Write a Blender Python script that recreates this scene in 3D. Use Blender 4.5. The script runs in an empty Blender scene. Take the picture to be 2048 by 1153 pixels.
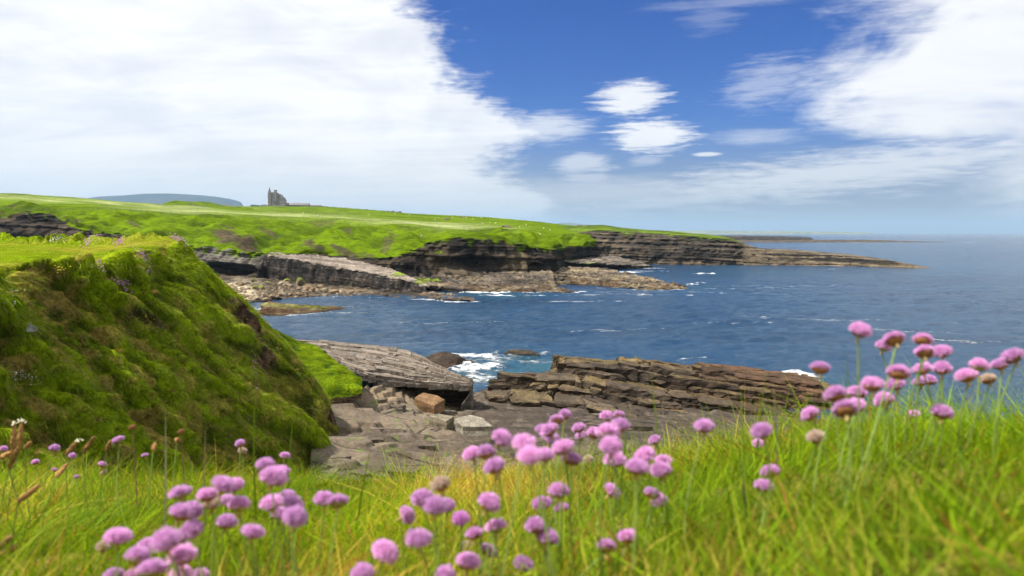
import bpy, math, random
import numpy as np

random.seed(7)
rng = np.random.default_rng(11)
scene = bpy.context.scene

# ------------------------------------------------------------------ camera, sky, sun, exposure
F = 1400.0                      # focal length in pixels of a 2048 x 1153 frame
CAM_Z = 16.0                    # eye height above the sea
PITCH = math.atan(109.5 / F)
cam_data = bpy.data.cameras.new('camera')
cam = bpy.data.objects.new('camera', cam_data)
scene.collection.objects.link(cam)
cam.location = (0, 0, CAM_Z)
cam.rotation_euler = (math.pi / 2 - PITCH, 0, 0)
cam_data.sensor_width = 36.0
cam_data.lens = 36.0 * F / 2048.0
cam_data.clip_start = 0.05
cam_data.clip_end = 80000
cam_data.dof.use_dof = True
cam_data.dof.focus_distance = 45.0
cam_data.dof.aperture_fstop = 6.0
scene.camera = cam

SUN_AZ, SUN_EL = math.radians(-99), math.radians(57)      # azimuth from +Y towards +X
SKY_STRENGTH = 0.063
sun_data = bpy.data.lights.new('sun', 'SUN')
sun_data.energy = 5.0
sun_data.angle = math.radians(0.5)
sun_data.color = (1.0, 0.95, 0.87)
sun = bpy.data.objects.new('sun', sun_data)
scene.collection.objects.link(sun)
sun.rotation_euler = (math.pi / 2 - SUN_EL, 0, math.pi - SUN_AZ)

scene.view_settings.view_transform = 'Standard'
scene.view_settings.look = 'None'
scene.view_settings.gamma = 1
scene.view_settings.exposure = 0.66
scene.view_settings.use_curve_mapping = False
scene.cycles.use_denoising = True
scene.cycles.adaptive_threshold = 0.03
scene.cycles.sample_clamp_indirect = 6.0
scene.cycles.max_bounces = 6
scene.cycles.diffuse_bounces = 2
scene.cycles.glossy_bounces = 2
scene.cycles.transmission_bounces = 3
scene.cycles.transparent_max_bounces = 4
scene.cycles.volume_bounces = 0
scene.cycles.caustics_reflective = False
scene.cycles.caustics_refractive = False


class NT:
    """small helper round a node tree"""
    def __init__(self, tree):
        self.t = tree
        tree.nodes.clear()

    def n(self, kind, **kw):
        nd = self.t.nodes.new(kind)
        for k, v in kw.items():
            if k.startswith('in_'):
                nd.inputs[k[3:].replace('_', ' ')].default_value = v
            else:
                setattr(nd, k, v)
        return nd

    def l(self, a, b):
        self.t.links.new(a, b)

    def math(self, op, a, b=None, c=None, clamp=False):
        nd = self.t.nodes.new('ShaderNodeMath')
        nd.operation = op
        nd.use_clamp = clamp
        for i, x in enumerate((a, b, c)):
            if x is None:
                continue
            if isinstance(x, (int, float)):
                nd.inputs[i].default_value = x
            else:
                self.l(x, nd.inputs[i])
        return nd.outputs[0]

    def ramp(self, fac, lo, hi, a=0.0, b=1.0, smooth=True):
        nd = self.t.nodes.new('ShaderNodeMapRange')
        if smooth:
            nd.interpolation_type = 'SMOOTHSTEP'
        nd.inputs['From Min'].default_value = lo
        nd.inputs['From Max'].default_value = hi
        nd.inputs['To Min'].default_value = a
        nd.inputs['To Max'].default_value = b
        self.l(fac, nd.inputs['Value'])
        return nd.outputs['Result']

    def mix(self, fac, a, b, blend='MIX'):
        nd = self.t.nodes.new('ShaderNodeMix')
        nd.data_type = 'RGBA'
        nd.blend_type = blend
        for s, x in ((nd.inputs[0], fac), (nd.inputs[6], a), (nd.inputs[7], b)):
            if isinstance(x, (int, float)):
                s.default_value = x
            elif isinstance(x, tuple):
                s.default_value = (*x[:3], 1)
            else:
                self.l(x, s)
        return nd.outputs[2]

    def noise(self, vec, scale, detail=4, rough=0.55, dist=0.0):
        nd = self.t.nodes.new('ShaderNodeTexNoise')
        nd.inputs['Scale'].default_value = scale
        nd.inputs['Detail'].default_value = detail
        nd.inputs['Roughness'].default_value = rough
        nd.inputs['Distortion'].default_value = dist
        if vec is not None:
            self.l(vec, nd.inputs['Vector'])
        return nd.outputs['Fac']

    def mapping(self, vec, scale=(1, 1, 1), rot=(0, 0, 0), loc=(0, 0, 0)):
        nd = self.t.nodes.new('ShaderNodeMapping')
        nd.inputs['Scale'].default_value = scale
        nd.inputs['Rotation'].default_value = rot
        nd.inputs['Location'].default_value = loc
        self.l(vec, nd.inputs['Vector'])
        return nd.outputs[0]


def pix_dir(px, py):
    u = (px - 1024.0) / F
    v = (576.5 - py) / F
    c, s = math.cos(PITCH), math.sin(PITCH)
    return (u, c + v * s, -s + v * c)


def az_el(px, py):
    x, y, z = pix_dir(px, py)
    return math.atan2(x, y), math.atan2(z, math.hypot(x, y))


def build_world():
    w = bpy.data.worlds.new('World')
    scene.world = w
    w.use_nodes = True
    g = NT(w.node_tree)
    out = g.n('ShaderNodeOutputWorld')
    bg = g.n('ShaderNodeBackground')
    bg.inputs['Strength'].default_value = SKY_STRENGTH
    g.l(bg.outputs[0], out.inputs['Surface'])
    sky = g.n('ShaderNodeTexSky')
    sky.sky_type = 'NISHITA'
    sky.sun_disc = False
    sky.sun_elevation = SUN_EL
    sky.sun_rotation = SUN_AZ
    sky.altitude = 100
    sky.air_density = 1.0
    sky.dust_density = 0.0
    sky.ozone_density = 5.0
    tc = g.n('ShaderNodeTexCoord')
    sep = g.n('ShaderNodeSeparateXYZ')
    g.l(tc.outputs['Generated'], sep.inputs[0])
    X, Y, Z = sep.outputs
    az = g.math('ARCTAN2', X, Y)
    el = g.math('ARCSINE', Z)
    # cloud-layer coordinates (flattened towards the horizon) for wispy streaks
    zz = g.math('ADD', g.math('MAXIMUM', Z, 0.0), 0.10)
    comb = g.n('ShaderNodeCombineXYZ')
    g.l(g.math('DIVIDE', X, zz), comb.inputs[0])
    g.l(g.math('DIVIDE', Y, zz), comb.inputs[1])
    layer = comb.outputs[0]
    comb2 = g.n('ShaderNodeCombineXYZ')
    g.l(az, comb2.inputs[0])
    g.l(g.math('MULTIPLY', el, 2.4), comb2.inputs[1])
    ang = comb2.outputs[0]
    n_big = g.noise(ang, 5.0, 4, 0.62, 0.6)
    n_fine = g.noise(ang, 34.0, 4, 0.65, 0.4)
    streak = g.noise(g.mapping(layer, (0.9, 2.6, 1), (0, 0, 0.5)), 1.1, 5, 0.6, 0.5)
    n_str = g.noise(g.mapping(ang, (0.55, 2.0, 1)), 30.0, 4, 0.65, 0.3)
    wob = g.math('ADD', g.math('MULTIPLY', g.math('SUBTRACT', n_big, 0.5), 0.22),
                 g.math('ADD', g.math('MULTIPLY', g.math('SUBTRACT', n_fine, 0.5), 0.07), g.math('MULTIPLY', g.math('SUBTRACT', n_str, 0.5), 0.08)))

    def edge(points):
        """azimuth of a cloud bank's edge as a function of elevation"""
        fc = g.n('ShaderNodeFloatCurve')
        cv = fc.mapping.curves[0]
        pts = sorted(((az_el(px, py)[1] / 0.6, az_el(px, py)[0] / 3.0 + 0.5) for px, py in points))
        pts = [(0.0, pts[0][1])] + pts + [(1.0, pts[-1][1])]
        while len(cv.points) < len(pts):
            cv.points.new(0.5, 0.5)
        for p, q in zip(cv.points, pts):
            p.location = q
            p.handle_type = 'AUTO_CLAMPED'
        fc.mapping.update()
        g.l(g.math('DIVIDE', el, 0.6), fc.inputs['Value'])
        return g.math('MULTIPLY', g.math('SUBTRACT', fc.outputs[0], 0.5), 3.0)

    eL = edge([(800, -100), (845, 0), (880, 60), (905, 120), (945, 165), (985, 210), (1060, 243), (1100, 262), (1010, 300),
               (1000, 330), (1060, 370), (1150, 410)])
    eR = edge([(1540, -100), (1640, 0), (1770, 55), (1720, 100), (1600, 150), (1590, 180), (1625, 215), (1650, 245), (1740, 268),
               (1900, 285), (1960, 300)])
    bankL = g.ramp(g.math('ADD', g.math('SUBTRACT', eL, az), wob), -0.03, 0.055)
    bankR = g.ramp(g.math('ADD', g.math('SUBTRACT', az, eR), wob), -0.05, 0.09)
    bankR = g.math('MULTIPLY', bankR, g.ramp(g.math('ADD', n_big, g.math('MULTIPLY', streak, 0.6)), 0.45, 0.85, 0.50, 1.0))
    # thinner places inside the left bank
    thinL = g.ramp(g.math('ADD', n_big, g.math('MULTIPLY', streak, 0.7)), 0.70, 1.05, 1.0, 0.88)
    bankL = g.math('MULTIPLY', bankL, thinL)
    dens = g.math('MAXIMUM', bankL, bankR)

    def puff(px, py, rx, ry, amount, soft=0.45, rough=1.0, rot=0.0):
        nonlocal dens
        a0, e0 = az_el(px, py)
        da = g.math('SUBTRACT', az, a0)
        de = g.math('SUBTRACT', el, e0)
        c, s = math.cos(rot), math.sin(rot)
        xr = g.math('ADD', g.math('MULTIPLY', da, c * F / rx), g.math('MULTIPLY', de, s * F / rx))
        yr = g.math('ADD', g.math('MULTIPLY', da, -s * F / ry), g.math('MULTIPLY', de, c * F / ry))
        r = g.math('SQRT', g.math('ADD', g.math('MULTIPLY', xr, xr), g.math('MULTIPLY', yr, yr)))
        r = g.math('ADD', r, g.math('MULTIPLY', g.math('SUBTRACT', n_str, 0.5), 2.1 * rough))
        r = g.math('ADD', r, g.math('MULTIPLY', g.math('SUBTRACT', n_fine, 0.5), 0.7 * rough))
        m = g.ramp(r, 1.0 - soft, 1.0 + soft, amount, 0.0)
        dens = g.math('MAXIMUM', dens, m)

    puff(1262, 197, 60, 28, 0.92, 0.45)
    puff(1302, 272, 70, 29, 0.92, 0.42)
    puff(1530, 165, 60, 30, 0.36, 0.8, 1.6, 0.2)
    puff(1168, 328, 48, 17, 0.6, 0.6)
    puff(1175, 356, 55, 9, 0.5, 0.6)
    puff(1288, 322, 26, 8, 0.35, 0.6)
    puff(1414, 309, 24, 4, 0.8, 0.4, 0.4)
    puff(1515, 274, 60, 11, 0.4, 0.8)
    puff(1090, 255, 70, 22, 0.7, 0.7)
    puff(1470, 4, 110, 8, 0.22, 0.9)
    puff(1420, 30, 38, 24, 0.16, 0.9, 1.6)
    puff(1700, 345, 350, 32, 0.80, 0.8, 1.3, 0.10)
    puff(1480, 385, 300, 15, 0.6, 0.8, 1.2, 0.10)
    puff(1900, 320, 190, 20, 0.7, 0.8, 1.0, 0.10)
    puff(1250, 385, 230, 24, 0.5, 0.9, 0.9, 0.0)
    # pale veil that thickens towards the horizon
    veil = g.ramp(el, -0.02, 0.17, 0.92, 0.0)
    veil = g.math('MULTIPLY', veil, g.ramp(streak, 0.25, 0.75, 0.85, 1.0))
    # cloud light: bright tops, blue-grey thicker parts
    shade = g.ramp(g.math('ADD', g.math('MULTIPLY', n_big, 0.7), g.math('MULTIPLY', streak, 0.6)), 0.45, 0.95)
    k = 0.63 / SKY_STRENGTH
    white = (1.12 * k, 1.11 * k, 1.10 * k)
    grey = (0.95 * k, 0.96 * k, 0.99 * k)
    cloud = g.mix(shade, white, grey)
    low = g.ramp(el, 0.0, 0.16)
    cloud = g.mix(low, (0.86 * k, 0.85 * k, 0.84 * k), cloud)
    hz = g.ramp(g.math('MULTIPLY', az, 1.0), -0.55, 0.15)
    veil_col = g.mix(hz, (0.74 * k, 0.72 * k, 0.70 * k), (0.31 * k, 0.24 * k, 0.20 * k))
    hsv = g.n('ShaderNodeHueSaturation')
    hsv.inputs['Saturation'].default_value = 1.45
    hsv.inputs['Value'].default_value = 0.88
    g.l(sky.outputs[0], hsv.inputs['Color'])
    col = g.mix(veil, g.mix(1.0, hsv.outputs[0], (0.34, 0.60, 1.10), 'MULTIPLY'), veil_col)
    col = g.mix(g.math('MINIMUM', dens, 1.0), col, cloud)
    g.l(col, bg.inputs['Color'])
    w.cycles.sampling_method = 'MANUAL'
    w.cycles.sample_map_resolution = 256


build_world()

# ------------------------------------------------------------------ numeric helpers
_perm = np.random.default_rng(3).permutation(256)
_perm = np.concatenate([_perm, _perm, _perm])
_grad = np.random.default_rng(4).normal(size=(256, 3))
_grad /= np.linalg.norm(_grad, axis=1)[:, None]


def noise3(p):
    p = np.asarray(p, float)
    i = np.floor(p).astype(np.int64)
    f = p - i
    i &= 255
    w = f * f * f * (f * (f * 6 - 15) + 10)
    res = 0
    for dx in (0, 1):
        wx = w[..., 0] if dx else 1 - w[..., 0]
        for dy in (0, 1):
            wy = w[..., 1] if dy else 1 - w[..., 1]
            for dz in (0, 1):
                wz = w[..., 2] if dz else 1 - w[..., 2]
                h = _perm[_perm[_perm[i[..., 0] + dx] + ((i[..., 1] + dy) & 255)] + ((i[..., 2] + dz) & 255)]
                gr = _grad[h]
                d = gr[..., 0] * (f[..., 0] - dx) + gr[..., 1] * (f[..., 1] - dy) + gr[..., 2] * (f[..., 2] - dz)
                res = res + wx * wy * wz * d
    return res * 1.5


def fbm(p, scale=1.0, octv=4, gain=0.5, seed=0.0, stretch=(1, 1, 1)):
    q = np.asarray(p, float) * np.array(stretch) * scale + seed * 17.31
    a, s = 1.0, 0.0
    for _ in range(octv):
        s = s + a * noise3(q)
        q = q * 2.03 + 5.7
        a *= gain
    return s


def sstep(x, a, b):
    t = np.clip((x - a) / (b - a), 0, 1)
    return t * t * (3 - 2 * t)


def lerp(a, b, t):
    t = np.asarray(t)
    if t.ndim:
        t = t[..., None]
    return np.asarray(a) * (1 - t) + np.asarray(b) * t


def W(px, py, Y):
    d = pix_dir(px, py)
    t = Y / d[1]
    return np.array((d[0] * t, Y, CAM_Z + d[2] * t))


def Wz(px, py, z):
    d = pix_dir(px, py)
    t = (z - CAM_Z) / d[2]
    return np.array((d[0] * t, d[1] * t, z))


def project(P):
    """pixel position of world points (only used to find where on a surface a thing stands)"""
    c, s = math.cos(PITCH), math.sin(PITCH)
    x, y, z = P[..., 0], P[..., 1], P[..., 2] - CAM_Z
    fwd = y * c - z * s
    up = y * s + z * c
    return 1024 + F * x / fwd, 576.5 - F * up / fwd


def pchip_axis0(A, ts):
    """monotone cubic through A[0], A[1], ... sampled at ts"""
    n = len(A)
    d = A[1:] - A[:-1]
    m = np.zeros_like(A)
    if n > 2:
        p = d[:-1] * d[1:]
        with np.errstate(divide='ignore', invalid='ignore'):
            hm = 2 * p / (d[:-1] + d[1:])
        m[1:-1] = np.where(p > 0, hm, 0)
    m[0], m[-1] = d[0], d[-1]
    i = np.clip(np.floor(ts).astype(int), 0, n - 2)
    t = (ts - i).reshape((-1,) + (1,) * (A.ndim - 1))
    a, b, ma, mb = A[i], A[i + 1], m[i], m[i + 1]
    t2, t3 = t * t, t * t * t
    return a * (2 * t3 - 3 * t2 + 1) + ma * (t3 - 2 * t2 + t) + b * (-2 * t3 + 3 * t2) + mb * (t3 - t2)


def seg_ts(counts):
    ts = []
    for i, c in enumerate(counts):
        ts.extend(i + np.arange(c) / c)
    ts.append(len(counts))
    return np.array(ts, float)


class Loft:
    """a smooth surface through rows of control points; rows run along u, from first row to last along v"""
    def __init__(self, rows, ucounts, vcounts):
        A = np.array(rows, float)                       # R, C, 3
        if isinstance(ucounts, int):
            ucounts = [ucounts] * (A.shape[1] - 1)
        if isinstance(vcounts, int):
            vcounts = [vcounts] * (A.shape[0] - 1)
        self.u = seg_ts(ucounts)
        self.v = seg_ts(vcounts)
        B = pchip_axis0(A, self.v)
        B = np.swapaxes(pchip_axis0(np.swapaxes(B, 0, 1), self.u), 0, 1)
        self.P = B                                      # V, U, 3
        self.V, self.U = np.meshgrid(self.v, self.u, indexing='ij')
        self.N = self.normals()

    def normals(self):
        du = np.gradient(self.P, axis=1)
        dv = np.gradient(self.P, axis=0)
        n = np.cross(du, dv)
        n /= np.maximum(np.linalg.norm(n, axis=2, keepdims=True), 1e-9)
        # face up or towards the viewer's side
        flip = np.where((n[..., 2] * 0.5 - n[..., 1] * 0.5) < 0, -1.0, 1.0)
        if flip.mean() < 0:
            n = -n
        return n

    def pick(self, px, py):
        qx, qy = project(self.P)
        d = (qx - px) ** 2 + (qy - py) ** 2
        k = np.unravel_index(np.argmin(d), d.shape)
        return self.P[k], self.N[k]


def new_mesh(name, verts, faces_flat, counts, colors=None, smooth=True, extra=None):
    me = bpy.data.meshes.new(name)
    verts = np.ascontiguousarray(verts, np.float32).reshape(-1, 3)
    faces_flat = np.ascontiguousarray(faces_flat, np.int32).ravel()
    counts = np.ascontiguousarray(counts, np.int32).ravel()
    me.vertices.add(len(verts))
    me.vertices.foreach_set('co', verts.ravel())
    me.loops.add(len(faces_flat))
    me.loops.foreach_set('vertex_index', faces_flat)
    me.polygons.add(len(counts))
    starts = np.concatenate([[0], np.cumsum(counts)[:-1]]).astype(np.int32)
    me.polygons.foreach_set('loop_start', starts)
    me.polygons.foreach_set('use_smooth', np.full(len(counts), bool(smooth)))
    me.update(calc_edges=True)
    if colors is not None:
        c = np.ones((len(verts), 4), np.float32)
        c[:, :3] = np.asarray(colors).reshape(-1, 3)
        at = me.attributes.new('Col', 'FLOAT_COLOR', 'POINT')
        at.data.foreach_set('color', c.ravel())
    for k, v in (extra or {}).items():
        at = me.attributes.new(k, 'FLOAT', 'POINT')
        at.data.foreach_set('value', np.ascontiguousarray(v, np.float32).ravel())
    return me


def grid_mesh(name, P, colors=None, extra=None, smooth=True):
    r, c = P.shape[:2]
    idx = np.arange(r * c).reshape(r, c)
    q = np.stack([idx[:-1, :-1], idx[:-1, 1:], idx[1:, 1:], idx[1:, :-1]], -1).reshape(-1, 4)
    a = P.reshape(-1, 3)
    n = np.cross(a[q[:, 1]] - a[q[:, 0]], a[q[:, 3]] - a[q[:, 0]])
    if (n[:, 2] * 0.5 - n[:, 1] * 0.5).sum() < 0:
        q = q[:, ::-1]
    return new_mesh(name, P, q, np.full(len(q), 4), colors, smooth, extra)


def link(name, data, material=None, parent=None, loc=None):
    o = bpy.data.objects.new(name, data)
    scene.collection.objects.link(o)
    if material is not None and data is not None:
        if not data.materials:
            data.materials.append(material)
    if parent is not None:
        o.parent = parent
    if loc is not None:
        o.location = loc
    return o


def tag(o, label=None, cat=None, group=None, kind=None):
    if label:
        o['label'] = label
    if cat:
        o['category'] = cat
    if group:
        o['group'] = group
    if kind:
        o['kind'] = kind
    return o


def ordinal(n):
    return f"{n}{'th' if 10 < n % 100 < 14 else {1: 'st', 2: 'nd', 3: 'rd'}.get(n % 10, 'th')}"


def empty(name, loc=(0, 0, 0), rz=0.0):
    o = bpy.data.objects.new(name, None)
    scene.collection.objects.link(o)
    o.location = loc
    o.rotation_euler = (0, 0, rz)
    o.empty_display_size = 0.1
    return o


# ------------------------------------------------------------------ materials
def base_mat(name):
    m = bpy.data.materials.new(name)
    m.use_nodes = True
    g = NT(m.node_tree)
    out = g.n('ShaderNodeOutputMaterial')
    p = g.n('ShaderNodeBsdfPrincipled')
    g.l(p.outputs[0], out.inputs['Surface'])
    return m, g, p, out


def attr_col(g):
    a = g.n('ShaderNodeAttribute')
    a.attribute_name = 'Col'
    return a.outputs['Color']


def mat_surface(name, scales=(1.0, 6.0), contrast=0.5, rough=0.95, bump=0.4, bump_dist=0.1, stretch=(1, 1, 1), strata=None, crack=None,
                tint=None, spec=0.08):
    """attribute colour broken up by noise at two sizes, with bump; optional bedding lines and cracks"""
    m, g, p, out = base_mat(name)
    tc = g.n('ShaderNodeTexCoord')
    vec = tc.outputs['Object']
    sv = g.mapping(vec, stretch)
    c = attr_col(g)
    n1 = g.noise(sv, scales[0], 5, 0.6)
    n2 = g.noise(sv, scales[1], 5, 0.6)
    f1 = g.ramp(n1, 0.28, 0.72, 1.0 - contrast * 0.7, 1.0 + contrast * 0.7)
    f2 = g.ramp(n2, 0.25, 0.75, 1.0 - contrast, 1.0 + contrast)
    f = g.math('MULTIPLY', f1, f2)
    height = g.math('ADD', g.math('MULTIPLY', n1, 0.6), n2)
    if strata:
        scale, dipx, dipy, amount = strata
        mp = g.mapping(vec, (0.02, 0.02, 1.0))
        sp = g.n('ShaderNodeSeparateXYZ')
        g.l(vec, sp.inputs[0])
        s = g.math('ADD', sp.outputs[2], g.math('ADD', g.math('MULTIPLY', sp.outputs[0], dipx), g.math('MULTIPLY', sp.outputs[1], dipy)))
        cb = g.n('ShaderNodeCombineXYZ')
        g.l(g.math('MULTIPLY', sp.outputs[0], 0.05), cb.inputs[0])
        g.l(g.math('MULTIPLY', sp.outputs[1], 0.05), cb.inputs[1])
        g.l(s, cb.inputs[2])
        ns = g.noise(cb.outputs[0], scale, 4, 0.7)
        f = g.math('MULTIPLY', f, g.ramp(ns, 0.3, 0.7, 1.0 - amount, 1.0 + amount * 0.8))
        height = g.math('ADD', height, g.math('MULTIPLY', ns, 1.6))
    if crack:
        vo = g.n('ShaderNodeTexVoronoi')
        vo.feature = 'DISTANCE_TO_EDGE'
        vo.inputs['Scale'].default_value = crack[0]
        nv = g.n('ShaderNodeTexNoise')
        nv.inputs['Scale'].default_value = crack[0] * 1.5
        g.l(vec, nv.inputs['Vector'])
        mv = g.mix(0.12, vec, nv.outputs['Color'], 'ADD')
        g.l(g.mapping(mv, crack[2] if len(crack) > 2 else (1, 1, 1)), vo.inputs['Vector'])
        ck = g.ramp(vo.outputs['Distance'], 0.0, crack[1])
        f = g.math('MULTIPLY', f, g.ramp(ck, 0, 1, 0.30, 1.0))
        height = g.math('ADD', height, g.math('MULTIPLY', ck, 0.7))
    mul = g.n('ShaderNodeVectorMath')
    mul.operation = 'SCALE'
    g.l(c, mul.inputs[0])
    g.l(f, mul.inputs['Scale'])
    col = mul.outputs[0]
    if tint:
        nt = g.noise(sv, tint[0], 4, 0.6)
        col = g.mix(g.ramp(nt, 0.52, 0.72, 0, tint[2]), col, tint[1])
    g.l(col, p.inputs['Base Color'])
    p.inputs['Roughness'].default_value = rough
    p.inputs['Specular IOR Level'].default_value = spec
    b = g.n('ShaderNodeBump')
    b.inputs['Strength'].default_value = bump
    b.inputs['Distance'].default_value = bump_dist
    g.l(height, b.inputs['Height'])
    g.l(b.outputs[0], p.inputs['Normal'])
    return m


def mat_blade(name, trans=0.4):
    m, g, p, out = base_mat(name)
    c = attr_col(g)
    g.l(c, p.inputs['Base Color'])
    p.inputs['Roughness'].default_value = 0.6
    p.inputs['Specular IOR Level'].default_value = 0.12
    tr = g.n('ShaderNodeBsdfTranslucent')
    g.l(g.mix(1.0, c, (1.25, 1.15, 0.6), 'MULTIPLY'), tr.inputs['Color'])
    ms = g.n('ShaderNodeMixShader')
    ms.inputs[0].default_value = trans
    g.l(p.outputs[0], ms.inputs[1])
    g.l(tr.outputs[0], ms.inputs[2])
    g.l(ms.outputs[0], out.inputs['Surface'])
    return m


def mat_plain(name, color, rough=0.8, noise_scale=None, contrast=0.3, bump=0.0, bump_dist=0.02, second=None, trans=0.0):
    m, g, p, out = base_mat(name)
    p.inputs['Roughness'].default_value = rough
    p.inputs['Specular IOR Level'].default_value = 0.25
    col = None
    if noise_scale:
        tc = g.n('ShaderNodeTexCoord')
        oi = g.n('ShaderNodeObjectInfo')
        ad = g.n('ShaderNodeVectorMath')
        ad.operation = 'ADD'
        g.l(tc.outputs['Object'], ad.inputs[0])
        cx = g.n('ShaderNodeCombineXYZ')
        g.l(g.math('MULTIPLY', oi.outputs['Random'], 50.0), cx.inputs[0])
        g.l(cx.outputs[0], ad.inputs[1])
        n = g.noise(ad.outputs[0], noise_scale, 6, 0.62)
        a = tuple(x * (1 - contrast) for x in color)
        b = second or tuple(min(1, x * (1 + contrast)) for x in color)
        col = g.mix(g.ramp(n, 0.3, 0.7), a, b)
        rv = g.ramp(oi.outputs['Random'], 0, 1, 0.75, 1.2, smooth=False)
        mu = g.n('ShaderNodeVectorMath')
        mu.operation = 'SCALE'
        g.l(col, mu.inputs[0])
        g.l(rv, mu.inputs['Scale'])
        col = mu.outputs[0]
        g.l(col, p.inputs['Base Color'])
        if bump:
            bn = g.n('ShaderNodeBump')
            bn.inputs['Strength'].default_value = bump
            bn.inputs['Distance'].default_value = bump_dist
            g.l(n, bn.inputs['Height'])
            g.l(bn.outputs[0], p.inputs['Normal'])
    else:
        p.inputs['Base Color'].default_value = (*color, 1)
    if trans:
        tr = g.n('ShaderNodeBsdfTranslucent')
        if col is not None:
            g.l(col, tr.inputs['Color'])
        else:
            tr.inputs['Color'].default_value = (*color, 1)
        ms = g.n('ShaderNodeMixShader')
        ms.inputs[0].default_value = trans
        g.l(p.outputs[0], ms.inputs[1])
        g.l(tr.outputs[0], ms.inputs[2])
        g.l(ms.outputs[0], out.inputs['Surface'])
    return m


DIP = 0.14            # the beds of the near ridge sink this much per metre towards +X
M_turf_far = mat_surface('far_turf', (0.10, 0.9), 0.32, 0.95, 0.5, 0.5, spec=0.0)
M_land = mat_surface('headland_turf_and_rock', (0.12, 0.9), 0.30, 0.95, 0.5, 0.35, stretch=(0.6, 0.8, 2.2), spec=0.0)
M_cliff = mat_surface('bedded_cliff_rock', (0.25, 1.2), 0.45, 0.9, 0.8, 0.5, strata=(1.1, 0.06, 0.0, 0.6))
M_shelf = mat_surface('shelf_rock', (0.3, 1.6), 0.5, 0.9, 0.8, 0.4, strata=(1.6, 0.10, 0.03, 0.55))
M_near_hill = mat_surface('tussock_turf', (1.2, 7.0), 0.5, 0.95, 0.8, 0.12, spec=0.0)
M_platform = mat_surface('shore_platform_rock', (0.5, 4.0), 0.28, 0.9, 0.7, 0.06, crack=(0.24, 0.028, (0.5, 1.5, 1)), tint=(1.1, (0.26, 0.21, 0.16), 0.35), spec=0.25)
M_bank = mat_surface('bank_soil_and_thatch', (9.0, 60.0), 0.5, 0.95, 0.6, 0.01)
M_blade = mat_blade('grass_blade', 0.5)
M_hillblade = mat_blade('tussock_blade', 0.3)


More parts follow.
